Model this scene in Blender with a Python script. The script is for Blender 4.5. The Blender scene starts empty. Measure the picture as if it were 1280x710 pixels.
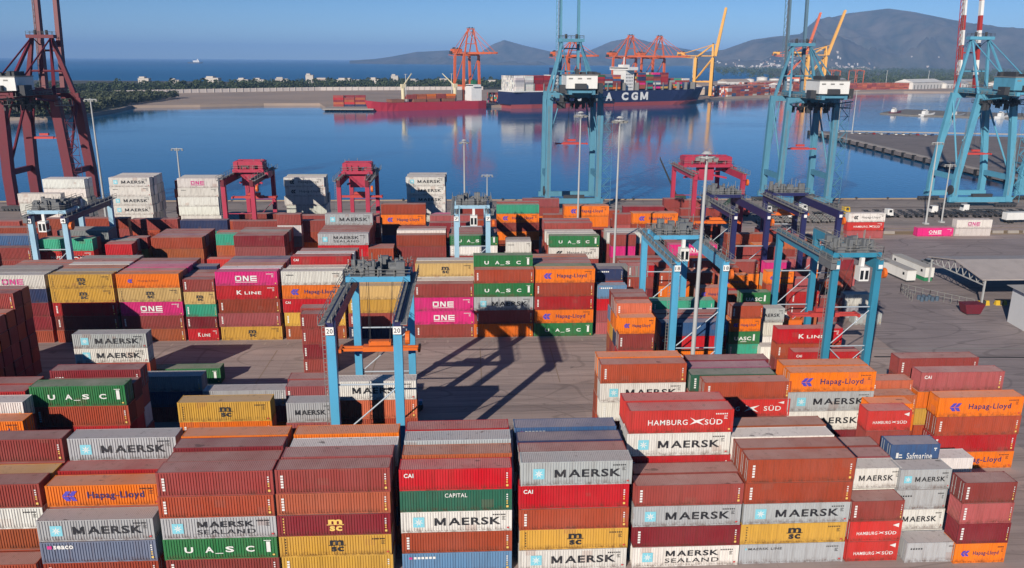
import bpy, math, random
import numpy as np
from mathutils import Matrix, Vector

# ------------------------------------------------------------------ camera, light, exposure
scene = bpy.context.scene
R = math.radians
random.seed(7)
F_PX, PITCH, YAW, ROLL, CAM_H = 995.0, .2747, .0561, -.0062, 55.5
cy_, sy_ = math.cos(YAW), math.sin(YAW)
cp_, sp_ = math.cos(PITCH), math.sin(PITCH)
FW = np.array([sy_ * cp_, cy_ * cp_, -sp_])
r0_ = np.array([cy_, -sy_, 0.0])
d0_ = np.cross(FW, r0_)
RT = r0_ * math.cos(ROLL) + d0_ * math.sin(ROLL)
DN = -r0_ * math.sin(ROLL) + d0_ * math.cos(ROLL)
cam_d = bpy.data.cameras.new('camera')
cam = bpy.data.objects.new('camera', cam_d)
scene.collection.objects.link(cam)
m = Matrix.Identity(4)
for i in range(3):
    m[i][0], m[i][1], m[i][2] = RT[i], -DN[i], -FW[i]
m[2][3] = CAM_H
cam.matrix_world = m
cam_d.sensor_width = 36
cam_d.lens = 36 * F_PX / 1280
cam_d.clip_start = 1
cam_d.clip_end = 90000
scene.camera = cam

SUN_EL, SUN_AZ = 24.0, 29.5          # light travels towards +Y, turned 29.5 deg to +X
world = bpy.data.worlds.new('World')
scene.world = world
world.use_nodes = True
wn = world.node_tree
sky = wn.nodes.new('ShaderNodeTexSky')
sky.sky_type = 'NISHITA'
sky.sun_disc = False
sky.sun_elevation = R(SUN_EL)
sky.sun_rotation = R(180 + SUN_AZ)
sky.altitude = 0
sky.air_density = 0.5
sky.dust_density = 0.0
sky.ozone_density = 2.2
bg = wn.nodes['Background']
hs_ = wn.nodes.new('ShaderNodeHueSaturation')
hs_.inputs['Saturation'].default_value = 1.25
wn.links.new(sky.outputs[0], hs_.inputs['Color'])
wn.links.new(hs_.outputs[0], bg.inputs[0])
bg.inputs[1].default_value = 0.081
sun_d = bpy.data.lights.new('sun', 'SUN')
sun_d.energy = 5.0
sun_d.angle = R(0.5)
sun_d.color = (1.0, 0.90, 0.78)
sun = bpy.data.objects.new('sun', sun_d)
scene.collection.objects.link(sun)
ldir = Vector((math.sin(R(SUN_AZ)) * math.cos(R(SUN_EL)), math.cos(R(SUN_AZ)) * math.cos(R(SUN_EL)), -math.sin(R(SUN_EL))))
sun.rotation_euler = ldir.to_track_quat('-Z', 'Y').to_euler()
vs = scene.view_settings
vs.view_transform = 'Standard'
vs.look = 'None'
vs.exposure = 0.16
vs.gamma = 1.0
vs.use_curve_mapping = False
scene.cycles.max_bounces = 6
scene.cycles.diffuse_bounces = 1
scene.cycles.volume_bounces = 0
scene.cycles.use_denoising = True

COL = scene.collection

# ------------------------------------------------------------------ materials
def new_mat(name):
    mt = bpy.data.materials.new(name)
    mt.use_nodes = True
    nt = mt.node_tree
    b = nt.nodes['Principled BSDF']
    return mt, nt, b

def N(nt, kind, **kw):
    n = nt.nodes.new(kind)
    for k, v in kw.items():
        setattr(n, k, v)
    return n

def mixc(nt, fac, a, b, blend='MIX'):
    n = N(nt, 'ShaderNodeMix', data_type='RGBA', blend_type=blend)
    for sock, v in ((0, fac), (6, a), (7, b)):
        if hasattr(v, 'is_output'):
            nt.links.new(v, n.inputs[sock])
        else:
            n.inputs[sock].default_value = v if sock == 0 else (*v, 1.0)
    return n.outputs[2]

def ramp(nt, src, p0, p1, v0=0.0, v1=1.0):
    n = N(nt, 'ShaderNodeMapRange')
    n.inputs[1].default_value, n.inputs[2].default_value = p0, p1
    n.inputs[3].default_value, n.inputs[4].default_value = v0, v1
    nt.links.new(src, n.inputs[0])
    return n.outputs[0]

def noise(nt, vec, scale, detail=4, rough=.6):
    n = N(nt, 'ShaderNodeTexNoise')
    n.inputs['Scale'].default_value = scale
    n.inputs['Detail'].default_value = detail
    n.inputs['Roughness'].default_value = rough
    if vec is not None:
        nt.links.new(vec, n.inputs['Vector'])
    return n.outputs['Fac']

def vmul(nt, vec, s):
    n = N(nt, 'ShaderNodeVectorMath', operation='MULTIPLY')
    nt.links.new(vec, n.inputs[0])
    n.inputs[1].default_value = s
    return n.outputs[0]

def container_mat(name, roof, attr):
    mt, nt, b = new_mat(name)
    if attr:
        c = N(nt, 'ShaderNodeAttribute', attribute_name='Col').outputs['Color']
    else:
        c = N(nt, 'ShaderNodeObjectInfo').outputs['Color']
    pos = N(nt, 'ShaderNodeNewGeometry').outputs['Position']
    big = noise(nt, pos, .23, 3)
    if roof:
        fine = noise(nt, vmul(nt, pos, (1.6, 1.2, 1)), 1.1, 6, .7)
        dust = mixc(nt, ramp(nt, big, .3, .7, .32, .58), c, (.56, .44, .40))
        c2 = mixc(nt, ramp(nt, fine, .55, .75, 0, .55), dust, (.10, .075, .065))
        rust = noise(nt, pos, .9, 5, .75)
        c3 = mixc(nt, ramp(nt, rust, .62, .70, 0, .65), c2, (.10, .05, .035))
        spot = noise(nt, vmul(nt, pos, (.8, 1.6, 1)), .55, 2, .5)
        c3 = mixc(nt, ramp(nt, spot, .70, .74, 0, .6), c3, (.045, .035, .03))
        b.inputs['Roughness'].default_value = .8
    else:
        st = noise(nt, vmul(nt, pos, (2.2, 2.2, .22)), 1.0, 5, .65)
        fade = mixc(nt, ramp(nt, big, .35, .7, 0, .07), c, (.42, .33, .29))
        grime = mixc(nt, .45, mixc(nt, 1.0, fade, (.5, .47, .45), 'MULTIPLY'), (.085, .04, .025))
        c2 = mixc(nt, ramp(nt, st, .48, .8, 0, .5), fade, grime)
        vo = N(nt, 'ShaderNodeTexVoronoi', feature='F1', distance='CHEBYCHEV'); vo.inputs['Scale'].default_value = .45; vo.inputs['Randomness'].default_value = 1.0
        nt.links.new(vmul(nt, pos, (1, 1, 1.4)), vo.inputs['Vector'])
        sx = N(nt, 'ShaderNodeSeparateColor'); nt.links.new(vo.outputs['Color'], sx.inputs[0])
        inb = N(nt, 'ShaderNodeMath', operation='LESS_THAN'); nt.links.new(vo.outputs['Distance'], inb.inputs[0]); nt.links.new(ramp(nt, sx.outputs[1], 0, 1, .12, .34), inb.inputs[1])
        sel = N(nt, 'ShaderNodeMath', operation='GREATER_THAN'); nt.links.new(sx.outputs[0], sel.inputs[0]); sel.inputs[1].default_value = .82
        pf = N(nt, 'ShaderNodeMath', operation='MULTIPLY'); nt.links.new(inb.outputs[0], pf.inputs[0]); nt.links.new(sel.outputs[0], pf.inputs[1])
        pf2 = N(nt, 'ShaderNodeMath', operation='MULTIPLY'); nt.links.new(pf.outputs[0], pf2.inputs[0]); pf2.inputs[1].default_value = .6
        c2 = mixc(nt, pf2.outputs[0], c2, mixc(nt, .5, mixc(nt, 1.0, c2, (1.25, 1.1, 1.05), 'MULTIPLY'), (.19, .10, .08)))
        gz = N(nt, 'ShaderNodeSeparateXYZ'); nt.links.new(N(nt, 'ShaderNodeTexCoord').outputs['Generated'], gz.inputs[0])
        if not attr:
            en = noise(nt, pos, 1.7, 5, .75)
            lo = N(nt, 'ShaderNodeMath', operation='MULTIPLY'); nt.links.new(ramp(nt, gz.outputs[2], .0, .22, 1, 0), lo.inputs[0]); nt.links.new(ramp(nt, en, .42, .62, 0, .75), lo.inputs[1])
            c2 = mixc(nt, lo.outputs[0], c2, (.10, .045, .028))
        zs = noise(nt, vmul(nt, pos, (5.0, 5.0, .12)), 1.0, 3, .5)
        c2 = mixc(nt, ramp(nt, zs, .56, .72, 0, .5), c2, mixc(nt, .5, c2, (.12, .05, .025)))
        sp = noise(nt, pos, 2.6, 4, .7)
        c3 = mixc(nt, ramp(nt, sp, .70, .76, 0, .55), c2, (.09, .035, .02))
        b.inputs['Roughness'].default_value = .5
    nt.links.new(c3, b.inputs['Base Color'])
    b.inputs['Specular IOR Level'].default_value = .3
    return mt

M_SIDE = container_mat('container_paint', False, False)
M_ROOF = container_mat('container_roof_paint', True, False)
M_SIDE_A = container_mat('container_paint_mixed', False, True)
M_ROOF_A = container_mat('container_roof_paint_mixed', True, True)

_pm = {}
def paint(name, col, rough=.5, metal=0.0, dirt=.25, scale=.5):
    if name in _pm:
        return _pm[name]
    mt, nt, b = new_mat(name)
    pos = N(nt, 'ShaderNodeNewGeometry').outputs['Position']
    n1 = noise(nt, vmul(nt, pos, (1, 1, .4)), scale, 5, .65)
    c = mixc(nt, ramp(nt, n1, .45, .75, 0, dirt), col, tuple(.35 * x + .02 for x in col))
    nt.links.new(c, b.inputs['Base Color'])
    b.inputs['Roughness'].default_value = rough
    b.inputs['Metallic'].default_value = metal
    b.inputs['Specular IOR Level'].default_value = .35
    _pm[name] = mt
    return mt

def flat(name, col, rough=.6):
    if name in _pm:
        return _pm[name]
    mt, nt, b = new_mat(name)
    b.inputs['Base Color'].default_value = (*col, 1)
    b.inputs['Roughness'].default_value = rough
    _pm[name] = mt
    return mt

def ink_mat(name, col):
    mt, nt, b = new_mat(name)
    pos = N(nt, 'ShaderNodeNewGeometry').outputs['Position']
    n1 = noise(nt, vmul(nt, pos, (2.2, 2.2, .8)), 1.6, 5, .7)
    c = mixc(nt, ramp(nt, n1, .5, .78, 0, .28), col, (.33, .29, .27))
    nt.links.new(c, b.inputs['Base Color']); b.inputs['Roughness'].default_value = .6
    return mt
flat_keep, flat = flat, ink_mat
INK = {'k': flat('black_ink', (.012, .014, .02)), 'w': flat('white_ink', (.72, .72, .70)), 'n': flat('navy_ink', (.02, .018, .12)),
       's': flat('star_blue', (.20, .55, .66)), 'm': flat('magenta_ink', (.55, .03, .22)), 'y': flat('yellow_ink', (.75, .5, .12)),
       'r': flat('red_ink', (.5, .04, .04)), 'v': flat('violet_ink', (.07, .05, .42)), 'dn': flat('dark_red_ink', (.12, .02, .03))}
flat = flat_keep

# ------------------------------------------------------------------ mesh builder
class MB:
    def __init__(s):
        s.v, s.f = [], []
    def quad(s, *p):
        i = len(s.v); s.v += [tuple(q) for q in p]; s.f.append(tuple(range(i, i + len(p))))
    def hexa(s, p):                         # 8 points: bottom 4 ccw, top 4 ccw
        i = len(s.v); s.v += [tuple(q) for q in p]
        s.f += [(i+3, i+2, i+1, i), (i+4, i+5, i+6, i+7), (i, i+1, i+5, i+4), (i+1, i+2, i+6, i+5), (i+2, i+3, i+7, i+6), (i+3, i, i+4, i+7)]
    def box(s, x0, x1, y0, y1, z0, z1):
        s.hexa([(x0, y0, z0), (x1, y0, z0), (x1, y1, z0), (x0, y1, z0), (x0, y0, z1), (x1, y0, z1), (x1, y1, z1), (x0, y1, z1)])
    def bar(s, p, q, w, h=None, w2=None, h2=None):
        h = h or w; w2 = w2 or w; h2 = h2 or h
        p, q = Vector(p), Vector(q); d = (q - p).normalized()
        up = Vector((0, 0, 1)) if abs(d.z) < .9 else Vector((0, 1, 0))
        a = d.cross(up).normalized(); b = a.cross(d).normalized()
        P = [p + a*sx*w/2 + b*sz*h/2 for sx, sz in ((-1, -1), (1, -1), (1, 1), (-1, 1))]
        Q = [q + a*sx*w2/2 + b*sz*h2/2 for sx, sz in ((-1, -1), (1, -1), (1, 1), (-1, 1))]
        s.hexa(P + Q)
    def tube(s, p, q, r, n=6, r2=None):
        r2 = r if r2 is None else r2
        p, q = Vector(p), Vector(q); d = (q - p).normalized()
        up = Vector((0, 0, 1)) if abs(d.z) < .9 else Vector((1, 0, 0))
        a = d.cross(up).normalized(); b = a.cross(d)
        i = len(s.v)
        for c, rr in ((p, r), (q, r2)):
            for k in range(n):
                t = 2*math.pi*k/n
                s.v.append(tuple(c + a*math.cos(t)*rr + b*math.sin(t)*rr))
        for k in range(n):
            s.f.append((i+k, i+(k+1) % n, i+n+(k+1) % n, i+n+k))
        s.f.append(tuple(i+n-1-k for k in range(n))); s.f.append(tuple(i+n+k for k in range(n)))
    def prism(s, poly, z0, z1):             # poly list of (x,y)
        i = len(s.v); n = len(poly)
        s.v += [(x, y, z0) for x, y in poly] + [(x, y, z1) for x, y in poly]
        s.f.append(tuple(i+n-1-k for k in range(n))); s.f.append(tuple(i+n+k for k in range(n)))
        for k in range(n):
            s.f.append((i+k, i+(k+1) % n, i+n+(k+1) % n, i+n+k))
    def mesh(s, name, mats=()):
        me = bpy.data.meshes.new(name)
        me.from_pydata(s.v, [], s.f)
        for mt in mats:
            me.materials.append(mt)
        me.update()
        return me

def link(name, me, parent=None, loc=None):
    o = bpy.data.objects.new(name, me); COL.objects.link(o)
    if parent is not None:
        o.parent = parent
    if loc is not None:
        o.location = loc
    return o

def part(name, mb, mt, parent):
    return link(name, mb.mesh(name, (mt,)), parent)

def root(name, label, cat, loc=(0, 0, 0), rz=0, group=None, kind=None):
    o = link(name, None, None, loc); o.rotation_euler.z = rz
    return tag(o, label, cat, group, kind)

def tag(o, label=None, cat=None, group=None, kind=None):
    for k, v in (('label', label), ('category', cat), ('group', group), ('kind', kind)):
        if v:
            o[k] = v
    return o

# ------------------------------------------------------------------ lettering (flat letters on real panels)
_tx = {}
def text_mesh(txt, width, height, bold=.0, extr=.006):
    key = (txt, round(width, 3), round(height, 3), bold)
    if key in _tx:
        return _tx[key]
    cu = bpy.data.curves.new('lettering', 'FONT')
    cu.body = txt; cu.size = 1.0; cu.extrude = 0; cu.offset = bold*.55; cu.space_character = 1.12; cu.resolution_u = 3
    ob = bpy.data.objects.new('lettering', cu); COL.objects.link(ob)
    bpy.context.view_layer.update()
    me = bpy.data.meshes.new_from_object(ob)
    bpy.data.objects.remove(ob); bpy.data.curves.remove(cu)
    n = len(me.vertices); co = np.zeros(n*3); me.vertices.foreach_get('co', co); co = co.reshape(-1, 3)
    lo, hi = co[:, :2].min(0), co[:, :2].max(0)
    co[:, 0] = (co[:, 0] - (lo[0]+hi[0])/2) * width/(hi[0]-lo[0])
    co[:, 1] = (co[:, 1] - (lo[1]+hi[1])/2) * height/(hi[1]-lo[1])
    verts = [(x, 0, z) for x, z, _ in co]
    faces = [tuple(p.vertices) for p in me.polygons]
    bpy.data.meshes.remove(me)
    _tx[key] = (verts, faces)
    return _tx[key]

class Ink:
    """collects the marks of one ink colour on one panel"""
    def __init__(s):
        s.g = {}
    def mb(s, ink):
        return s.g.setdefault(ink, MB())
    def text(s, txt, cx, cz, w, h, ink, bold=.02):
        v, f = text_mesh(txt, w, h, bold)
        b = s.mb(ink); i = len(b.v)
        b.v += [(x+cx, y, z+cz) for x, y, z in v]; b.f += [tuple(q+i for q in p) for p in f]
    def wide_m(s, cx, cz, w, h, ink, st=.2):
        x0, x1, z0, z1 = cx-w/2, cx+w/2, cz-h/2, cz+h/2; t = st*w
        s.rect(x0, x0+t, z0, z1, ink); s.rect(x1-t, x1, z0, z1, ink)
        s.poly([(x0, z1), (x0+t*1.15, z1), (cx+t*.55, z0+.1*h), (cx-t*.55, z0+.1*h)], ink, -.003)
        s.poly([(x1-t*1.15, z1), (x1, z1), (cx+t*.55, z0+.1*h), (cx-t*.55, z0+.1*h)], ink, -.005)
    def maersk(s, cx, cz, w, h, ink, bold):
        s.wide_m(cx-w*.5+w*.085, cz, w*.17, h, ink)
        s.text('AERSK', cx+w*.105, cz, w*.79, h, ink, bold)
    def poly(s, pts, ink, dy=0.0):
        s.mb(ink).quad(*[(x, dy, z) for x, z in pts])
    def rect(s, x0, x1, z0, z1, ink, dy=0.0):
        s.poly([(x0, z0), (x1, z0), (x1, z1), (x0, z1)], ink, dy)

def star(ik, cx, cz, sz):
    ik.rect(cx-sz/2, cx+sz/2, cz-sz/2, cz+sz/2, 's')
    for k in range(7):
        t = math.pi/2 + 2*math.pi*k/7; t2 = .30
        ik.poly([(cx, cz), (cx+.17*sz*math.cos(t-t2), cz+.17*sz*math.sin(t-t2)), (cx+.42*sz*math.cos(t), cz+.42*sz*math.sin(t)), (cx+.17*sz*math.cos(t+t2), cz+.17*sz*math.sin(t+t2))], 'w', -.006)

def arrows(ik, cx, cz, sz, ink):
    for dx, k in ((-.36, 1.0), (.22, 1.0)):
        x = cx+dx*sz; q = .52*sz*k
        ik.poly([(x-.42*sz, cz), (x+.02*sz, cz+q), (x+.46*sz, cz+q), (x+.10*sz, cz+.04*sz), (x-.02*sz, cz)], ink)
        ik.poly([(x-.42*sz, cz-.05*sz), (x+.1*sz, cz-.05*sz), (x+.38*sz, cz-q), (x-.04*sz, cz-q)], ink)

def wing(ik, cx, cz, s):
    ik.poly([(cx-.9*s, cz+.5*s), (cx-.2*s, cz+.12*s), (cx+.9*s, cz+.35*s), (cx+.2*s, cz-.05*s), (cx+.8*s, cz-.5*s), (cx-.1*s, cz-.15*s), (cx-.9*s, cz-.42*s), (cx-.35*s, cz+.02*s)], 'w')

def design(code, L, H):
    """marks on a long side of length L; x to the right, z up from the base"""
    ik = Ink(); zc = H*.5; s = 1 if L > 8 else .52
    if code == 'M':
        star(ik, -.34*L, zc, 1.25 if L > 8 else .9)
        ik.maersk(.1*L, zc, .60*L, .95 if L > 8 else .62, 'k', .045)
    elif code == 'Mb':
        ik.maersk(.05*L, zc, .58*L, .95, 'k', .045)
    elif code == 'Ms':
        ik.maersk(.02*L, zc, .68*L, .72, 'k', .045)
    elif code == 'MS':
        star(ik, -.36*L, zc, 1.2)
        ik.maersk(.06*L, zc+.42, .50*L, .72, 'k', .045)
        ik.text('SEALAND', .06*L, zc-.50, .51*L, .56, 'k', .01)
    elif code == 'ML':
        ik.rect(-.45*L, -.435*L, zc+.55, zc+.78, 's')
        ik.text('MAERSK LINE', -.26*L, zc+.66, .32*L, .3, 'k', .02)
    elif code == 'H':
        arrows(ik, -.29*L, zc, 1.15*(1 if L > 8 else .62), 'v')
        ik.text('Hapag-Lloyd', .11*L, zc-.05, .5*L, 1.05*(1 if L > 8 else .62), 'n', .03)
    elif code == 'Hk':
        arrows(ik, -.29*L, zc, 1.1, 'k')
        ik.text('Hapag-Lloyd', .11*L, zc, .5*L, .95, 'k', .01)
    elif code == 'Hs':
        arrows(ik, -.28*L, zc, .7, 'v')
        ik.text('Hapag-Lloyd', .0, zc, .32*L, .45, 'dn', .0)
    elif code == 'U':
        for ch, x in (('U', -.28), ('A', -.10), ('S', .08), ('C', .26)):
            ik.text(ch, x*L, zc-.1, .075*L, .72, 'w', .05)
        ik.rect(-.05*L, .02*L, zc-.62, zc-.54, 'w')
        ik.rect(.405*L, .44*L, zc-.55, zc+.75, 'w')
        ik.rect(.385*L, .45*L, zc+.85, zc+.93, 'w')
    elif code == 'Us':
        ik.text('UASC', -.05*L, zc-.15, .55*L, .75, 'w', .05)
        ik.rect(.28*L, .34*L, zc-.6, zc+.7, 'w')
        ik.rect(-.12*L, .08*L, zc-.85, zc-.75, 'w')
    elif code in ('S', 'Sy'):
        c = 'k' if code == 'S' else 'y'
        k = 1 if L > 8 else .8
        ik.text('m', .01*L, zc+.36*k, 1.5*k, .66*k, c, .07)
        ik.rect(.01*L-.92*k, .01*L-.2*k, zc+.0, zc+.09, c)
        ik.rect(.01*L+.2*k, .01*L+.95*k, zc+.0, zc+.09, c)
        ik.text('sc', .01*L+.05, zc-.42*k, 1.35*k, .62*k, c, .07)
        for k2 in range(6):
            ik.rect(-.45*L, -.44*L, .45+.33*k2, .62+.33*k2, c)
    elif code in ('O', 'Om'):
        c = 'w' if code == 'O' else 'm'
        w = .36*L if code == 'O' else .34*L
        h = 1.15
        x0 = -w/2
        lw = w/3.25
        for a in ((x0, x0+.9*lw, zc+h/2-.24, zc+h/2), (x0, x0+.9*lw, zc-h/2+.05, zc-h/2+.29), (x0, x0+.26, zc-h/2+.05, zc+h/2), (x0+.9*lw-.26, x0+.9*lw, zc-h/2+.05, zc+h/2)):
            ik.rect(*a, c)
        n0 = x0+1.12*lw
        ik.rect(n0, n0+.26, zc-h/2+.05, zc+h/2, c); ik.rect(n0+.85*lw-.26, n0+.85*lw, zc-h/2+.05, zc+h/2, c)
        ik.poly([(n0, zc+h/2), (n0+.34, zc+h/2), (n0+.85*lw, zc-h/2+.05), (n0+.85*lw-.34, zc-h/2+.05)], c, -.004)
        e0 = x0+2.2*lw
        ik.rect(e0, e0+.26, zc-h/2+.05, zc+h/2, c)
        for zz in (zc+h/2-.24, zc-.1, zc-h/2+.05):
            ik.rect(e0, e0+.95*lw, zz, zz+.24, c, -.004)
        ik.rect(x0, x0+w*.98, zc-h/2-.22, zc-h/2-.12, c)
    elif code in ('K', 'Ks'):
        ik.text('K', -.13*L, zc, .085*L, .85, 'w', .05)
        ik.text('LINE', .09*L, zc-.1, .27*L, .6, 'w', .03)
    elif code == 'HS':
        ik.text('HAMBURG', -.13*L, zc-.1, .38*L, .66, 'w', .015)
        wing(ik, .155*L, zc, .085*L)
        ik.text('SÜD', .31*L, zc-.04, .17*L, .8, 'w', .02)
    elif code == 'HSs':
        ik.text('HAMBURG', -.16*L, zc-.25, .4*L, .42, 'w', .02)
        wing(ik, .12*L, zc-.2, .07*L)
        ik.text('SÜD', .30*L, zc-.22, .22*L, .5, 'w', .03)
        ik.poly([(.32*L, H-.55), (.44*L, H-.3), (.44*L, H-.85)], 'w')
    elif code == 'HSr':
        ik.text('HAMBURG', -.27*L, zc-.1, .38*L, .66, 'w', .015)
        wing(ik, .06*L, zc-.05, .1*L)
        ik.text('SÜD', .30*L, zc-.04, .2*L, .85, 'w', .02)
        ik.poly([(.36*L, H-.55), (.43*L, H-.35), (.43*L, H-.75)], 'w')
    elif code == 'CAI':
        ik.text('CAI', -.415*L, H-.75, .085*L if L > 8 else 1.0, .5, 'w', .05)
    elif code == 'CAP':
        ik.text('CAPITAL', 0, H-.62, .2*L, .5, 'w', .02)
        ik.rect(.0, .12*L, .3, 1.5, 'cap') if False else None
    elif code == 'SEA':
        ik.rect(-.44*L, -.40*L, H-.82, H-.42, 'm')
        ik.text('seaco', -.30*L, H-.62, .17*L, .46, 'w', .06)
    elif code == 'NOS':
        ik.text('NOS', -.40*L, zc+.2, .09*L, .55, 'w', .05)
    elif code == 'SAF':
        ik.rect(-.38*L, -.33*L, zc-.35, zc+.35, 'w'); ik.rect(-.32*L, -.25*L, zc-.35, zc-.2, 'w'); ik.rect(-.32*L, -.26*L, zc, zc+.14, 'w')
        ik.text('Safmarine', .10*L, zc-.1, .52*L, .85, 'w', .02)
        ik.rect(.38*L, .44*L, H-.65, H-.5, 'w'); ik.rect(.40*L, .42*L, H-.9, H-.7, 'w')
    elif code == 'ls':       # a short row of small white marks, top left
        ik.rect(-.44*L, -.41*L, H-.75, H-.5, 'm')
        for k in range(6):
            ik.rect(-.395*L+k*.42, -.395*L+k*.42+.3, H-.75, H-.47, 'w')
    elif code == 'lk':
        for k in range(5):
            ik.rect(-.42*L+k*.3, -.42*L+k*.3+.2, H-.9, H-.72, 'k')
    elif code == 'red':
        ik.rect(-.3*L, .3*L, zc-.45, zc+.45, 'r')
        ik.text('P&O Nedlloyd'[:0] or 'Nedlloyd', 0, zc, .5*L, .5, 'w', .02) if False else None
        for k in range(8):
            ik.rect(-.26*L+k*.065*L, -.22*L+k*.065*L, zc-.2, zc+.2, 'w', -.004)
    if code in ('M', 'Mb', 'MS', 'ML', 'S', 'H', 'Ms', 'Hk', 'lk', 'U', 'K', 'HS', 'O'):
        ck = 'w' if code in ('U', 'K', 'HS', 'O') else 'k'
        if code != 'U':
            for k in range(7):
                ik.rect(.45*L-1.5*s+k*.21*s, .45*L-1.37*s+k*.21*s, H-.62, H-.46, ck)
            for k in range(3):
                ik.rect(.45*L-.5*s, .45*L-(.1+.12*(k % 2))*s, H-.86-k*.16, H-.79-k*.16, ck)
        ik.rect(.455*L, .475*L, .32, .5, 'y' if ck == 'w' else 'r')
    # the small code marks nearly every box carries
    if code in ('', 'CAI', 'CAP', 'ls', 'NOS', 'Sy', 'SEA'):
        if code == '':
            for k in range(5):
                ik.rect(-.465*L+.12, -.465*L+.40, zc-.75+k*.32, zc-.53+k*.32, 'w')
        for k in range(5):
            ik.rect(.455*L-.05*s, .455*L+.12*s, zc-.5+k*.27, zc-.36+k*.27, 'y' if k < 2 else 'w')
        ik.rect(.45*L, .47*L, .35, .6, 'y')
    return ik

# ------------------------------------------------------------------ container meshes
def corr(mb, axis, a0, a1, b0, b1, pos, depth, pitch):
    """corrugated sheet: runs along a, spans b, at pos (outer plane), pushed in by depth. axis 'xz': side facing -y; 'xz+': +y; 'yz': facing -x ; 'xy': roof"""
    n = max(1, int(round((a1-a0)/pitch))); p = (a1-a0)/n
    prof = []
    for k in range(n):
        s = a0 + k*p
        prof += [(s, 0), (s+.30*p, 0), (s+.45*p, 1), (s+.85*p, 1)]
    prof.append((a1, 0))
    i = len(mb.v)
    for a, d in prof:
        for b in (b0, b1):
            if axis == '-y': mb.v.append((a, pos + d*depth, b))
            elif axis == '+y': mb.v.append((a, pos - d*depth, b))
            elif axis == '-x': mb.v.append((pos + d*depth, a, b))
            elif axis == '+x': mb.v.append((pos - d*depth, a, b))
            else: mb.v.append((a, b, pos - d*depth))
    for k in range(len(prof)-1):
        q = (i+2*k, i+2*k+2, i+2*k+3, i+2*k+1)
        mb.f.append(q if axis in ('-y', '+x', 'z') else q[::-1])

W2 = 1.219
_cm = {}
def container_meshes(L, H, door):
    key = (L, H, door)
    if key in _cm:
        return _cm[key]
    h = L/2; T = H - .014
    out = {}
    fr = MB()
    for sx in (-1, 1):
        for sy in (-1, 1):
            x0, x1 = sorted((sx*h, sx*(h-.16))); y0, y1 = sorted((sy*W2, sy*(W2-.14)))
            fr.box(x0, x1, y0, y1, .12, T-.12)
            for z0, z1 in ((0, .118), (T-.118, T)):
                x0, x1 = sorted((sx*(h+.004), sx*(h-.18))); y0, y1 = sorted((sy*(W2+.004), sy*(W2-.165)))
                fr.box(x0, x1, y0, y1, z0, z1)
    for sy in (-1, 1):
        y0, y1 = sorted((sy*(W2-.006), sy*(W2-.07)))
        fr.box(-h+.181, h-.181, y0, y1, .02, .16); fr.box(-h+.181, h-.181, y0, y1, T-.10, T-.02)
    for sx in (-1, 1):
        x0, x1 = sorted((sx*(h-.006), sx*(h-.1)))
        fr.box(x0, x1, -W2+.166, W2-.166, .02, .16); fr.box(x0, x1, -W2+.166, W2-.166, T-.11, T-.02)
    out['frame'] = fr.mesh('container_frame', (M_SIDE,))
    a = MB(); corr(a, '-y', -h+.16, h-.16, .16, T-.10, -W2+.018, .085, .30)
    out['side_panel'] = a.mesh('container_side', (M_SIDE,))
    a = MB(); corr(a, '+y', -h+.16, h-.16, .16, T-.10, W2-.018, .085, .30)
    out['back_panel'] = a.mesh('container_back', (M_SIDE,))
    a = MB(); corr(a, 'z', -h+.1, h-.1, -W2+.07, W2-.07, T-.03, .022, .21)
    a.quad((-h+.1, -W2+.16, .1), (-h+.1, W2-.16, .1), (h-.1, W2-.16, .1), (h-.1, -W2+.16, .1))
    out['roof'] = a.mesh('container_roof', (M_ROOF,))
    de, ee = (-1, 1) if door else (1, -1)
    a = MB(); ax = '-x' if ee < 0 else '+x'
    corr(a, ax, -W2+.14, W2-.14, .16, T-.11, ee*(h-.02), .045, .24)
    out['end_panel'] = a.mesh('container_end', (M_SIDE,))
    a = MB(); x0, x1 = sorted((de*(h-.03), de*(h-.07)))
    a.box(x0, x1, -W2+.15, -.012, .17, T-.12); a.box(x0, x1, .012, W2-.15, .17, T-.12)
    out['door'] = a.mesh('container_door', (M_SIDE,))
    a = MB()
    for y in (-.95, -.45, .45, .95):
        a.tube((de*(h-.002), y, .2), (de*(h-.002), y, T-.15), .028, 5)
        a.box(*sorted((de*(h-.03), de*(h+.01))), y-.09, y+.09, 1.0, 1.12)
    out['lock_rod'] = a.mesh('container_lock_rods', (paint('galvanised_rod', (.35, .35, .34), .5),))
    # plain body used for far boxes and for stacks too many to keep apart
    b = MB()
    b.box(-h, h, -W2, W2, .0, T-.002)
    out['body'] = simple_body(L, H)
    _cm[key] = out
    return out

def simple_geo(L, H):
    """box with recessed sides: verts, faces, is_roof per face"""
    h = L/2; T = H-.07; v = []; f = []; rf = []
    mb = MB()
    mb.box(-h, h, -W2, W2, 0, T)
    mb.f = [q for k, q in enumerate(mb.f) if k not in (1, 2)]
    rf = [0]*len(mb.f)
    mb.quad((-h, -W2, T), (h, -W2, T), (h, W2, T), (-h, W2, T)); rf.append(1)
    # front: frame ring and recessed ribbed panel
    o = [(-h, 0), (h, 0), (h, T), (-h, T)]; i_ = [(-h+.16, .16), (h-.16, .16), (h-.16, T-.12), (-h+.16, T-.12)]
    for k in range(4):
        a, b, c, d = o[k], o[(k+1) % 4], i_[(k+1) % 4], i_[k]
        mb.quad(*[(p[0], -W2, p[1]) for p in (a, b, c, d)]); rf.append(0)
    n0 = len(mb.f)
    corr(mb, '-y', -h+.16, h-.16, .16, T-.12, -W2+.0, .08, .38)
    rf += [0]*(len(mb.f)-n0)
    return mb, rf

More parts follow.
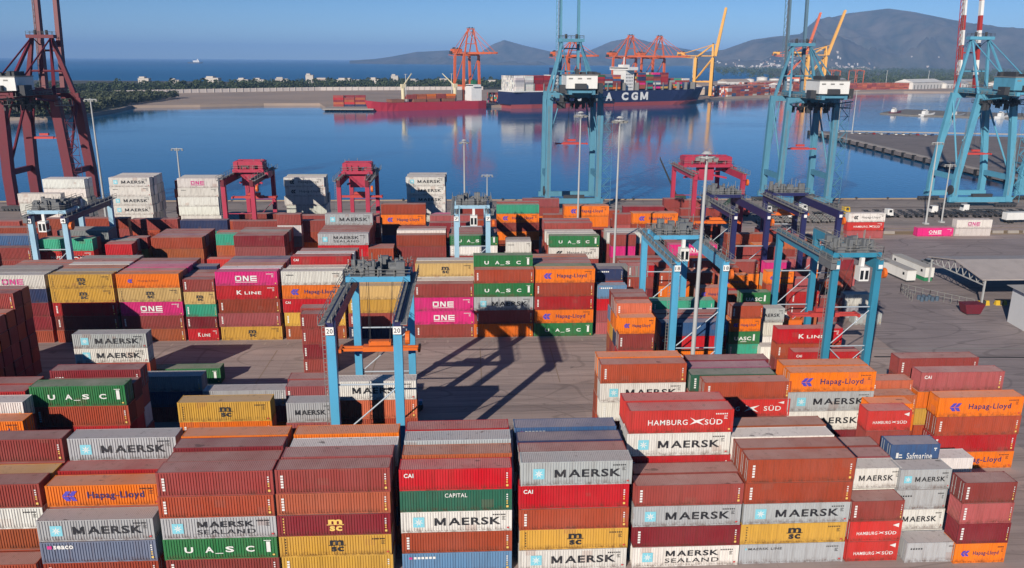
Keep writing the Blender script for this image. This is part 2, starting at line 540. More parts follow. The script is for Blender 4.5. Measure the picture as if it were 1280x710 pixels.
_sb = {}
def simple_body(L, H):
    if (L, H) not in _sb:
        mb, rf = simple_geo(L, H)
        me = mb.mesh('container_body', (M_SIDE, M_ROOF))
        me.polygons.foreach_set('material_index', rf)
        _sb[(L, H)] = me
    return _sb[(L, H)]

_dm = {}
def marks(code, L, H):
    key = (code, L, H)
    if key not in _dm:
        ik = design(code, L, H)
        _dm[key] = [(k, b.mesh('container_marks', (INK[k],))) for k, b in ik.g.items() if b.f]
    return _dm[key]

# colours: linear base colour and the words for it
CC = {'b': ((.29, .050, .043), 'brick red'), 'c': ((.35, .058, .026), 'rust red'), 'r': ((.42, .012, .016), 'bright red'), 'R': ((.50, .006, .016), 'crimson'),
      'h': ((.55, .032, .028), 'vermilion red'), 'd': ((.22, .016, .026), 'maroon'), 'k': ((.36, .085, .09), 'faded pinkish red'), 's': ((.52, .125, .062), 'salmon orange'), 'e': ((.40, .10, .035), 'burnt orange'),
      'o': ((.80, .180, .008), 'orange'), 'y': ((.60, .34, .055), 'yellow'), 'Y': ((.62, .42, .16), 'pale yellow'), 'g': ((.40, .42, .43), 'light grey'), 'w': ((.70, .68, .64), 'white'),
      'x': ((.22, .24, .24), 'dark grey'), 'G': ((.022, .17, .055), 'green'), 'D': ((.015, .12, .075), 'dark green'), 't': ((.04, .36, .24), 'teal'), 'p': ((.68, .02, .20), 'magenta'), 'u': ((.30, .09, .17), 'purplish'),
      'n': ((.018, .035, .11), 'navy blue'), 'B': ((.035, .10, .24), 'blue'), 'l': ((.12, .25, .42), 'pale blue'), 'z': ((.15, .18, .27), 'slate blue')}
ADJ = {'M': 'star-marked', 'Mb': 'black-lettered', 'Ms': 'black-lettered', 'MS': 'star-marked two-line', 'ML': 'small-lettered', 'H': 'arrow-marked', 'Hk': 'black arrow-marked', 'Hs': 'small-lettered arrow-marked',
       'U': 'wide-lettered', 'Us': 'white-lettered', 'S': 'black stacked-letter', 'Sy': 'yellow stacked-letter', 'O': 'three-letter', 'Om': 'magenta-lettered', 'K': 'white-lettered', 'HS': 'wing-marked', 'HSs': 'wing-marked', 'HSr': 'wing-marked',
       'CAI': 'corner-lettered', 'CAP': 'centre-lettered', 'SEA': 'corner-lettered', 'NOS': 'corner-lettered', 'SAF': 'script-lettered', 'ls': 'small-lettered', 'lk': 'small-lettered', 'red': 'red-banded', '': ''}
GEN = ['b', 'b', 'c', 'c', 'b', 'd', 'e', 'o:H', 'r:CAI', 'g:M', 'k', 's', 'B:ls', 'w:M', 'y:S', 'G:U', 'h:HS', 'n:ls']

# (block, row y, x of left end, 40/20 ft, tiers, height of the top, boxes from the top down)
ST = []
def S(block, y, x, ft, n, z, tops):
    ST.append((block, y, x, ft, n, z, tops.split()))

# nearest block
A = 77.5
S('A', A, -59.3, 40, 1, 2.6, 'c')
S('A', A+2.8, -59.3, 40, 4, 10.6, 'b w:lk e c')
S('A', A+5.6, -59.2, 40, 4, 10.5, 'y c')
S('A', A+8.4, -59.2, 40, 5, 13.4, 'b b')
S('A', A, -46.45, 40, 3, 7.6, 'g:M z:SEA c')
S('A', A+2.8, -46.4, 40, 4, 10.4, 'o:H c')
S('A', A+5.6, -46.35, 40, 4, 10.6, 'r b')
S('A', A+8.4, -46.4, 40, 5, 13.3, 'g:M b')
S('A', A, -33.4, 40, 5, 13.2, 'b c g:MS G:U b')
S('A', A+2.8, -33.3, 40, 5, 13.1, 'b c')
S('A', A+5.6, -33.5, 40, 5, 13.3, 'd b')
S('A', A+8.4, -33.4, 40, 5, 13.3, 'o b')
S('A', A, -20.95, 40, 5, 13.2, 'b s d:Sy y:S y')
S('A', A+2.8, -20.9, 40, 5, 13.2, 'k b')
S('A', A+5.6, -20.65, 40, 5, 13.0, 'w b')
S('A', A+8.4, -20.55, 40, 5, 13.3, 'o b')
S('A', A, -7.7, 40, 5, 12.9, 'R:CAI D:CAP w:M c l:ls')
S('A', A+2.8, -7.6, 40, 5, 13.4, 'e b')
S('A', A+5.6, -7.55, 40, 5, 13.5, 'g b')
S('A', A+8.4, -7.65, 40, 5, 13.6, 'r b')
S('A', A, 5.35, 40, 5, 13.5, 'g:M R:CAI c y:S w:M')
S('A', A+2.8, 5.4, 40, 5, 13.4, 'b c')
S('A', A+5.6, 5.4, 40, 5, 13.2, 'n:ls b')
S('A', A+8.4, 5.25, 40, 5, 13.5, 'B:ls b')
S('A', A, 18.1, 40, 4, 10.5, 'b g:M d w:MS')
S('A', A+2.8, 18.6, 40, 4, 10.4, 'b c')
S('A', A+5.6, 18.25, 40, 6, 16.8, 'h:HS w:M r c b')
S('A', A+8.4, 18.2, 40, 6, 16.7, 'h w b')
S('A', A, 30.55, 40, 5, 13.3, 'c c g:M y:S g:ML')
S('A', A+2.8, 30.6, 40, 5, 13.2, 'c w')
S('A', A+5.6, 30.5, 40, 5, 13.2, 'w b')
S('A', A+8.4, 30.9, 40, 5, 13.2, 'e b')
S('A', A, 43.1, 20, 3, 7.7, 'b h:HSs h:HSs')
S('A', A+2.8, 43.9, 20, 4, 10.1, 'w:Ms w b')
S('A', A+5.6, 43.9, 20, 4, 10.3, 'k b')
S('A', A+8.4, 44.0, 20, 4, 10.3, 'b b')
S('A', A-.6, 49.7, 20, 1, 2.6, 'g:lk')
S('A', A+2.2, 49.4, 20, 4, 10.4, 'g:M g:lk w:Ms w')
S('A', A+6.6, 50.6, 20, 4, 11.2, 'B:SAF w w')
S('A', A-1.0, 55.2, 20, 4, 10.5, 'b k d o:H')
S('A', A+9.5, 57.0, 20, 3, 7.9, 'w g')
# second block
Bq = 100
S('B', 94.4, -68.3, 40, 4, 11.9, 'o:H c'); S('B', 97.2, -69.4, 40, 5, 12.96, 'w b'); S('B', Bq, -70.4, 40, 5, 13.2, 'r c')
S('B', Bq+2.8, -70.7, 40, 5, 13.2, 'b b')
S('B', Bq, -57.7, 40, 5, 14.0, 'G:U c r b')
S('B', Bq+5.6, -57.9, 40, 5, 13.8, 'd:NOS b')
S('B', Bq+2.8, -57.8, 40, 5, 13.0, 'b c')
S('B', Bq, -39.0, 40, 4, 11.2, 'y:S o b')
S('B', 112, -39.8, 40, 3, 7.8, 'g b')
S('B', 118, -53.9, 40, 3, 7.8, 'g B b')
S('B', Bq, -24.75, 20, 4, 11.1, 'g:Ms k b')
S('B', 105.6, -25.9, 20, 4, 11.0, 'k b'); S('B', 108.4, -26.3, 20, 4, 11.0, 'b b')
S('B', 105.6, -19.75, 40, 4, 11.45, 'w:Mb s c')
S('B', 103.4, 18.45, 40, 5, 14.35, 'c w:M w c')
S('B', 106.2, 18.3, 40, 5, 14.35, 'o e c')
S('B', Bq, 32.25, 40, 5, 12.97, 'c h:HSr b')
S('B', Bq+2.8, 31.0, 40, 5, 12.96, 'D c'); S('B', Bq+5.6, 31.4, 40, 5, 12.96, 'u b'); S('B', Bq+8.4, 32.2, 40, 5, 12.96, 'd b')
S('B', Bq, 44.2, 40, 5, 14.3, 'o:H g:M w:Mb d w')
S('B', Bq+2.8, 44.3, 40, 5, 14.3, 'o c')
S('B', 94.2, 52.6, 20, 4, 11.0, 'h:HSs b'); S('B', 97.0, 54.4, 20, 4, 10.7, 'o e'); S('B', 99.8, 56.4, 20, 4, 10.6, 'e o')
S('B', 103.0, 57.6, 20, 4, 11.6, 's o')
S('R', 98.0, 64.7, 40, 4, 11.1, 'o:H c r o:H')
S('R', 101.6, 63.8, 40, 5, 13.3, 'k:CAI o y c')
S('R', 107.2, 63.6, 40, 5, 13.2, 'b b n:ls')
# third block (mostly empty slots to the left)
S('D', 138.0, -30.3, 20, 4, 11.2, 'b b d b'); S('D', 140.8, -30.8, 20, 4, 11.6, 'b k')
for k, n_ in enumerate((4, 5, 5, 6, 6)):
    S('D', 126.8+2.8*k, -90.3, 40, n_, n_*2.75, ['o b c d b', 'b c d b b', 'c b b d b', 'b d c b b d', 'b c d b c b'][k])
for k in range(7):
    S('B', 93+2.8*k, -88.5, 40, 6, 16.6, 'b c'); S('B', 93+2.8*k, -101.5, 40, 6, 16.8, 'c b')
S('D', 131.0, -67.1, 40, 4, 10.36, 'g:M w:M c')
S('D', 133.5, -56.1, 40, 1, 2.9, 'G:U')
S('D', 126.0, 25.2, 20, 5, 13.8, 'o:H b R e t'); S('D', 128.8, 25.2, 20, 6, 15.6, 's o n k'); S('D', 131.6, 25.2, 20, 6, 15.7, 'b o y'); S('D', 134.4, 25.2, 20, 6, 15.8, 'b l o')
S('D', 133.5, 34.2, 40, 4, 10.5, 'B:ls R:CAI o:H c'); S('D', 136.3, 34.2, 40, 4, 10.4, 'b c'); S('D', 139.1, 34.4, 40, 4, 10.4, 'b'); S('D', 144.0, 35.0, 40, 4, 11.4, 't c')
S('D', 146.8, 44.6, 20, 5, 13.0, 's:H c')
S('D', 143.0, 50.2, 20, 4, 10.4, 'c o:H G:Us t')
S('D', 146.5, 56.0, 20, 3, 8.6, 'g:Ms w w')
S('D', 141.5, 56.0, 20, 1, 2.6, 'w')
S('D', 152.0, 55.2, 20, 4, 10.4, 'G:Us c')
S('D', 135.0, 56.3, 40, 3, 8.3, 'R:K c b'); S('D', 131.5, 58.2, 40, 2, 5.3, 'r:CAI c')
# fourth block
C = 156.2
for k, row in enumerate(['w:Om n d d c', 'x b', 'x c', 'b c', 'b b', 'c c']):
    S('C', C+2.8*k, -95.8, 40, 5, 14.3 if k < 3 else 13.2, row)
for k, row in enumerate(['y:S y:S r b c', 'x b', 'e c', 'w b', 'b c', 'x b']):
    S('C', C+2.8*k, -82.8, 40, 5, 14.25, row)
for k, row in enumerate(['o:Hs Y:S p:O b e', 'k b', 'p c', 'u b', 'b c']):
    S('C', C+2.8*k, -69.8, 40, 5, 14.25, row)
S('C', C, -57.0, 20, 5, 12.96, 'b Y:S t d R:K'); S('C', C+8.4, -58.9, 20, 5, 13.6, 'n:ls b'); S('C', C+5.6, -58.2, 20, 5, 12.96, 'b k'); S('C', C+2.8, -57.6, 20, 5, 12.96, 'k k')
for k, row in enumerate(['p:O R:K c k y:S', 'w b', 'e b', 'u c', 'n c']):
    S('C', C+2.8*k, -50.5, 40, 5, 14.35, row)
for k, row in enumerate(['w:lk o:H R:CAI y e', 'w b', 'r:CAI c', 'w b', 'b b']):
    S('C', C+2.8*k, -37.5 + .4*k, 40, 5 if k < 2 else 6, 14.4 if k < 2 else 16.2, row)
S('C', C, -24.6, 40, 4, 11.4, 'Y y b n'); S('C', C+2.8, -24.6, 40, 4, 11.4, 'y b'); S('C', C+5.6, -24.4, 20, 5, 13.2, 'b b'); S('C', C+8.4, -24.4, 40, 4, 11, 'c b')
S('C', C, -11.25, 40, 4, 11.58, 'b p:O p:O b'); S('C', C+2.8, -11.2, 40, 4, 11.58, 'w b'); S('C', C+5.6, -11.1, 40, 5, 14.48, 'Y:S w'); S('C', C+8.4, -11.1, 40, 5, 14.4, 'w c')
for k, (row, n, z) in enumerate([('c G:U g:M b o', 5, 14.4), ('G:U c', 6, 16.9), ('x b', 5, 14.0), ('b c', 5, 13.5)]):
    S('C', C+2.8*k, 1.05, 40, n, z, row)
for k, row in enumerate(['o:H c r o:H G:U', 'G b', 'k c', 'b c', 'e b']):
    S('C', C+2.8*k, 13.5, 40, 5, 14.45 if k else 14.48, row)
S('C', C+1, 26.6, 20, 4, 10.8, 'l:ls R:CAI k k'); S('C', C+5.6, 26.6, 20, 5, 12.96, 'n:ls b'); S('C', C+8.4, 26.6, 40, 5, 13.0, 'x c')
S('C', C+8.4, 34.3, 20, 5, 12.96, 'R b') ; S('C', C+11.2, 33.0, 40, 5, 13.0, 'b b'); S('C', C+14, 33.0, 40, 5, 13.2, 'b d')
S('C', C+7, 40.8, 40, 4, 11.5, 'c o'); S('C', C+9.8, 41.0, 40, 4, 11.6, 'o c'); S('C', C+3, 54.0, 40, 3, 8.2, 'c b'); S('C', C+8, 55.0, 20, 4, 10.8, 'o:H r'); S('C', C+11, 49.0, 20, 5, 13.4, 'b k')
# fifth block
E = 189.0
S('E', E, -101.0, 40, 5, 14.1, 't h:HS c'); S('E', E+2.8, -101.5, 40, 5, 14.0, 'b d'); S('E', E-2, -113.4, 40, 6, 15.6, 'B b c'); S('E', E-5, -112.8, 40, 5, 13.2, 'b:CAI b')
S('E', E+5.6, -114.0, 40, 6, 16.0, 'c b'); S('E', E-7.5, -121.0, 40, 5, 13.4, 'y b'); S('E', E+8.4, -101, 40, 5, 14.5, 'x b'); S('E', E+11.2, -101.2, 40, 5, 14.6, 'x c')
S('E', E-3, -84.6, 20, 5, 13.6, 'R w b'); S('E', E, -85.5, 20, 5, 13.4, 'b b'); S('E', E+2.8, -86.0, 20, 5, 13.4, 'x c'); S('E', E+5.6, -84.4, 20, 5, 13.3, 'b y:S')
for k, row in enumerate(['c e b', 'u c', 'b c', 'd b']):
    S('E', E+5.3+2.8*k, -77.3, 40, 5, 13.4, row)
for k, row in enumerate(['d k o', 'b c', 'x b', 'b d']):
    S('E', E+5.5+2.8*k, -57.6, 40, 5, 13.6, row)
S('E', E+4, -64.0, 20, 3, 8.0, 'h:HSs o'); S('E', E+9, -63.0, 20, 5, 13.2, 't e'); S('E', E+12, -63.5, 20, 5, 13.4, 'c b')
for k, row in enumerate(['g:MS R:CAI b', 'b c', 'c b', 'b b']):
    S('E', E+3+2.8*k, -36.7, 40, 5, 14.4, row)
for k, row in enumerate(['c b b', 'w b', 'b c']):
    S('E', E+8-2.8+2.8*k, -17.9, 40, 5, 14.2 if k else 13.5, row)
S('E', E+2, -24.5, 20, 4, 11.0, 'c b'); S('E', E+4.8, -24.6, 20, 4, 11.0, 'b b')
for k, row in enumerate(['G:U w b', 'b c', 'k c', 'b d']):
    S('E', E+7+2.8*k, -4.9, 40, 5, 13.0, row)
S('E', E-3, 8.9, 20, 5, 13.7, 'w:lk w b'); S('E', E, 9.0, 20, 5, 13.6, 'x b')
S('E', E-1, 19.6, 40, 5, 14.48, 'G:U w:Hk b'); S('E', E+1.8, 19.4, 40, 5, 14.5, 'w c'); S('E', E+4.6, 19.2, 40, 5, 14.5, 'w b'); S('E', E+8, 19.1, 40, 6, 16.0, 'b c'); S('E', E+10.8, 19.1, 40, 6, 16.1, 'k b')
S('E', E, 35.0, 20, 5, 14.4, 'b p k'); S('E', E+2.8, 34.4, 40, 5, 14.48, 'w b'); S('E', E+5.6, 34.4, 40, 5, 14.48, 'w c'); S('E', E+9, 34.4, 40, 5, 13.4, 'b b')
S('E', E+4, 50.5, 40, 4, 11, 'p:O c'); S('E', E+6.8, 50.5, 40, 4, 11, 'b c'); S('E', E+2, 66.0, 40, 3, 8, 'c d'); S('E', E+7, 66.0, 40, 4, 10.8, 'e b'); S('E', E, 80.0, 20, 3, 8, 'k c')
# sixth block
Fq = 206.5
S('F', Fq-1, -37.0, 40, 6, 16.9, 'g:M b c'); S('F', Fq+1.8, -37.1, 40, 5, 14.2, 'b b'); S('F', Fq-1, -49.4, 20, 6, 16.9, 'b w x'); S('F', Fq+2, -49.6, 40, 5, 14.4, 'b c'); S('F', Fq+4.8, -62.5, 40, 5, 14, 'b b'); S('F', Fq+4.8, -76, 40, 5, 14.2, 'n t'); S('F', Fq+8, -90, 40, 5, 14.0, 'b c'); S('F', Fq+8, -103, 40, 5, 14.2, 'c b'); S('F', Fq+6, -117, 40, 5, 15.0, 'c b'); S('F', Fq+6, -130, 40, 5, 14.0, 'b c')
S('F', Fq+10.8, -49.8, 40, 5, 14.2, 'b c'); S('F', Fq+10.4, -36.5, 40, 5, 13.8, 'k b'); S('F', Fq+13.4, -37.0, 40, 5, 13.8, 'b b'); S('F', Fq+13.6, -63, 40, 5, 14.2, 'b d')
S('F', Fq+11.5, -24.0, 40, 6, 17.0, 'c o:H b'); S('F', Fq+14.3, -24.0, 40, 6, 16.6, 'b c')
S('F', Fq+6, -10.5, 40, 5, 13.0, 'd b'); S('F', Fq+10, -10.5, 40, 5, 14.2, 'k c'); S('F', Fq+14, -10.5, 20, 5, 14.0, 'p b')
S('F', Fq+18.5, 8.2, 40, 6, 15.6, 't o:H b'); S('F', Fq+21.3, 8.2, 40, 6, 16, 'b c'); S('F', Fq+12, 21.0, 20, 5, 14, 'c b')
S('F', Fq+6, 26.0, 40, 6, 17.3, 'o:H o:H b b'); S('F', Fq+8.8, 26.2, 40, 6, 17.0, 'c b')
S('F', Fq+2, 39.0, 20, 6, 15.8, 'b k'); S('F', Fq, 43.6, 40, 6, 16.5, 'o:H c b'); S('F', Fq+2.8, 43.7, 40, 6, 16.3, 'c b'); S('F', Fq+5.6, 55.0, 40, 5, 14.2, 'b c'); S('F', Fq+12, 58, 40, 4, 11.5, 'c k')
S('F', Fq+22.5, 45.6, 40, 5, 14.3, 'd b'); S('F', Fq+20, 62, 40, 5, 14.0, 'b c'); S('F', Fq+17, 26, 40, 5, 13.2, 'c b'); S('F', Fq+26, 58.5, 20, 6, 16, 'b b')
for (yy, xx, ft, n_, z_, tp) in [(160, 69, 20, 3, 8, 'r b'), (163.5, 76, 20, 2, 5.4, 'b k'), (167, 66, 20, 4, 10.6, 'o:H c'), (170, 73, 20, 3, 8.0, 'k p'), (174, 68, 20, 4, 11, 'p w'), (177, 75.5, 20, 3, 8.2, 'b e'), (177, 82.5, 20, 2, 5.4, 'c r'),
                                 (171, 55, 20, 4, 10.8, 'c k'), (175, 55, 40, 4, 11, 'b o'), (166, 84, 20, 2, 5.4, 'w g'), (161, 84, 20, 1, 2.6, 'g')]:
    S('C', yy, xx, ft, n_, z_, tp)
for (yy, xx, ft, n_, z_, tp) in [(190, 66, 40, 4, 11, 'b r'), (193, 72, 20, 4, 11, 'o:H e'), (196, 66, 40, 5, 13, 'c b'), (188, 90, 20, 3, 8, 'd b'), (192, 93, 20, 2, 5.4, 'c k'), (199, 80, 40, 4, 11, 'e b'), (203, 80, 40, 4, 11, 'b c'), (212, 80, 40, 4, 11, 'b o'), (216, 82, 40, 4, 10.8, 'c b'), (222, 84, 40, 3, 8, 'b k')]:
    S('E' if yy < 205 else 'F', yy, xx, ft, n_, z_, tp)
# quayside reefer stacks
for k in range(4):
    S('G', 250.5+2.8*k, -110.2 - 1.0*k*0, 40, 7, 19.9, 'w:M w:lk w:M w:M w:M w w' if k == 0 else 'w w w w w w w')
for k in range(3):
    S('G', 248.5+2.8*k, -89.2, 40, 7, 20.1, 'w:Om w:lk w w w:red w w' if k == 0 else 'w w w w w w w')
for k in range(3):
    S('G', 247.5+2.8*k, -56.5, 40, 7, 20.2, 'w:Hk w:Hk w w w w w' if k == 0 else 'w w w w w w w')
for k in range(4):
    S('G', 252.5+2.8*k, -19.4, 40, 7, 19.8, 'w:M w:M w:M w:M w w w' if k == 0 else 'w w w w w w w')
S('G', 238, -131.0, 40, 6, 17.2, 'w w w w w w'); S('G', 245, -127.0, 40, 7, 20.2, 'w w w w w w w'); S('G', 247.8, -127.0, 40, 7, 20.2, 'w w w w w w w')
S('G', 268, -97.0, 40, 6, 16.5, 'b s b'); S('G', 262, 18.0, 40, 4, 11.0, 'k b'); S('G', 275, 70, 40, 3, 8.0, 'b b'); S('G', 270, 40, 40, 2, 5.4, 'c b'); S('G', 262, -5, 40, 3, 8, 'b c')
for x, c in ((-75, 'c b'), (-60, 'b b'), (-40, 'b c'), (0, 'c b'), (14, 'b d'), (28, 'k c'), (44, 'b b')):
    S('G', 240 + random.random()*3, x, 40, 3, 8.0, c)
# boxes on the open yard to the right
S('Y', 247.5, 122.8, 40, 3, 8.3, 'w:Hk h:HS k'); S('Y', 250.0, 148.0, 40, 1, 2.9, 'p:O'); S('Y', 250.5, 161.2, 40, 2, 5.6, 'w:Om w')

# ---- expand the stacks into boxes
boxes = []          # dict(block,y,x,L,H,z,col,code,tier_from_top,stack_id)
rnd = random.Random(3)
for sid, (blk, y, x, ft, n, z, tops) in enumerate(ST):
    L = 12.192 if ft == 40 else 6.058
    hc = max(0, min(n, int(round((z - 2.591*n)/.305))))
    hs = [2.896]*hc + [2.591]*(n-hc)        # from the top down
    zt = sum(hs)
    jit = 0
    for k in range(n):
        code = tops[k] if k < len(tops) else rnd.choice(GEN)
        c, _, l = code.partition(':')
        if l not in ('', 'CAI') and ft == 20 and l in ('M', 'U', 'O', 'HS', 'MS'):
            l = {'M': 'M', 'U': 'Us', 'O': 'O', 'HS': 'HSs', 'MS': 'Ms'}[l]
        zt -= hs[k]
        jx = .11 if blk != 'G' else .32
        boxes.append(dict(blk=blk, y=y+W2, x=x+L/2 + rnd.uniform(-jx, jx), L=L, H=hs[k], z=zt, col=c, code=l, tier=k, n=n, sid=sid))

# ---- which boxes the photograph shows: a small depth buffer
RW, RH = 640, 355
zb = np.full((RH, RW), 1e9); ib = np.full((RH, RW), -1, int)
def proj(P):
    v = np.asarray(P, float) - np.array([0, 0, CAM_H]); w = v @ FW
    return np.stack([640 + F_PX*(v @ RT)/w, 355 + F_PX*(v @ DN)/w, w], -1)
for bi, b in enumerate(boxes):
    x0, x1, y0, y1, z0, z1 = b['x']-b['L']/2, b['x']+b['L']/2, b['y']-W2, b['y']+W2, b['z'], b['z']+b['H']
    for q in ([(x0, y0, z0), (x1, y0, z0), (x1, y0, z1), (x0, y0, z1)], [(x0, y0, z1), (x1, y0, z1), (x1, y1, z1), (x0, y1, z1)],
              [(x0, y1, z0), (x0, y0, z0), (x0, y0, z1), (x0, y1, z1)] if x0 > 0 else [(x1, y0, z0), (x1, y1, z0), (x1, y1, z1), (x1, y0, z1)]):
        p = proj(q); u = p[:, 0]/2; v = p[:, 1]/2
        ua, ub, va, vb = int(max(0, u.min())), int(min(RW-1, u.max()+1)), int(max(0, v.min())), int(min(RH-1, v.max()+1))
        if ub <= ua or vb <= va:
            continue
        gx, gy = np.meshgrid(np.arange(ua, ub+1)+.5, np.arange(va, vb+1)+.5)
        ins = np.ones(gx.shape, bool); sg = 0
        area = sum(u[i]*v[(i+1) % 4]-u[(i+1) % 4]*v[i] for i in range(4))
        for i in range(4):
            j = (i+1) % 4
            cr = (u[j]-u[i])*(gy-v[i]) - (v[j]-v[i])*(gx-u[i])
            ins &= (cr >= 0) if area > 0 else (cr <= 0)
        A_ = np.stack([u, v, np.ones(4)], 1)
        co, *_ = np.linalg.lstsq(A_, 1/p[:, 2], rcond=None)
        dep = 1/(co[0]*gx + co[1]*gy + co[2])
        sub = zb[va:vb+1, ua:ub+1]; si = ib[va:vb+1, ua:ub+1]
        up = ins & (dep < sub)
        sub[up] = dep[up]; si[up] = bi
cnt = np.bincount(ib[ib >= 0], minlength=len(boxes))
order = [i for i in np.argsort(-cnt) if cnt[i] >= 6][:298]
single = set(int(i) for i in order)
print('boxes', len(boxes), 'visible', int((cnt > 0).sum()), 'single', len(single), 'smallest', cnt[order[-1]])

# ---- names of the rows and stacks, for labels
BLK = {'A': 'nearest block', 'B': 'second block', 'R': 'right edge block', 'D': 'third block', 'C': 'fourth block', 'E': 'fifth block', 'F': 'sixth block', 'G': 'quayside block', 'Y': 'open right yard'}
ORD = ['first', 'second', 'third', 'fourth', 'fifth', 'sixth', 'seventh', 'eighth', 'ninth', 'tenth', 'eleventh', 'twelfth', 'thirteenth', 'fourteenth', 'fifteenth', 'sixteenth']
sids = {}
for i in single:
    sids.setdefault(boxes[i]['sid'], []).append(i)
by_blk = {}
for s in sids:
    by_blk.setdefault(ST[s][0], []).append(s)
phrase = {}
for blk, ss in by_blk.items():
    ss.sort(key=lambda s: ST[s][1])
    rows, cur = [], [ss[0]]
    for s in ss[1:]:
        if ST[s][1] - ST[cur[0]][1] < 1.5:
            cur.append(s)
        else:
            rows.append(cur); cur = [s]
    rows.append(cur)
    for ri, row in enumerate(rows):
        row.sort(key=lambda s: ST[s][2])
        rw = 'front row' if ri == 0 else ORD[ri] + ' row'
        for k, s in enumerate(row):
            if len(row) == 1:
                st = 'only stack'
            else:
                st = ('leftmost' if k == 0 else 'rightmost' if k == len(row)-1 else ORD[k]) + ' stack'
            phrase[s] = f'{st}, {rw}, {BLK[blk]}'
TIER = ['top', 'second down', 'third down', 'fourth down', 'fifth down', 'sixth down', 'seventh down']
def box_label(b):
    size = 'long' if b['L'] > 8 else 'short'
    adj = ADJ.get(b['code'], '')
    return ' '.join(f"{size} {CC[b['col']][1]} {adj} container, {TIER[b['tier']]}, {phrase[b['sid']]}".split())

# ---- build them
def vary(c, r):
    k = r.uniform(.76, 1.16)
    return tuple(max(.004, min(.85, x*k*r.uniform(.95, 1.05))) for x in c)
rv = random.Random(11)
stuff_v, stuff_f, stuff_c, stuff_r = [], [], [], []
for bi, b in enumerate(boxes):
    colr = vary(CC[b['col']][0], rv)
    if b['code']:
        colr = tuple(.35*p + .65*q for p, q in zip(colr, CC[b['col']][0]))
    if bi in single:
        big = b['y'] < 186 and cnt[bi] >= 25
        door = rv.random() < .45
        loc = (b['x'], b['y'], b['z'])
        if big:
            o = root('shipping_container', box_label(b), 'container', loc, 0, 'stacked shipping containers')
            ms = container_meshes(b['L'], b['H'], door)
            for nm in ('frame', 'side_panel', 'back_panel', 'roof', 'end_panel', 'door'):
                c = link('side_panel' if nm == 'back_panel' else nm, ms[nm], o); c.color = (*colr, 1)
                if nm == 'door':
                    link('lock_rods', ms['lock_rod'], c)
        else:
            o = link('shipping_container', simple_body(b['L'], b['H']), None, loc)
            o.color = (*colr, 1)
            tag(o, box_label(b), 'container', 'stacked shipping containers')
        code = b['code']
        if code or (big and cnt[bi] > 120):
            for ink, me in marks(code, b['L'], b['H']):
                nm = {'s': 'star_square', 'v': 'arrow_mark'}.get(ink, 'lettering' if code else 'code_marks')
                link(nm, me, o, (0, -W2 - .012, 0))
        o.rotation_euler.z = rv.gauss(0, .0022); o.location.y += rv.gauss(0, .035)
    else:
        mb, rf = simple_geo(b['L'], b['H']) if cnt[bi] > 0 else (None, None)
        if mb is None:
            mb = MB(); mb.box(-b['L']/2, b['L']/2, -W2, W2, 0, b['H']-.014); rf = [0, 1, 0, 0, 0, 0]
        i0 = len(stuff_v)
        stuff_v += [(x+b['x'], y+b['y'], z+b['z']) for x, y, z in mb.v]
        stuff_f += [tuple(q+i0 for q in f) for f in mb.f]
        stuff_c += [colr]*len(mb.f); stuff_r += rf
def attr_mesh(name, v, f, c, r, mats):
    me = bpy.data.meshes.new(name); me.from_pydata(v, [], f)
    for mt in mats:
        me.materials.append(mt)
    me.polygons.foreach_set('material_index', r)
    at = me.color_attributes.new('Col', 'FLOAT_COLOR', 'CORNER')
    arr = []
    for p, cc in zip(f, c):
        arr += list((*cc, 1.0))*len(p)
    at.data.foreach_set('color', arr)
    me.update()
    return me
o = link('container_stacks', attr_mesh('container_stacks', stuff_v, stuff_f, stuff_c, stuff_r, (M_SIDE_A, M_ROOF_A)))
tag(o, 'remaining mixed containers deep inside the yard stacks, mostly brick red', 'containers', None, 'stuff')

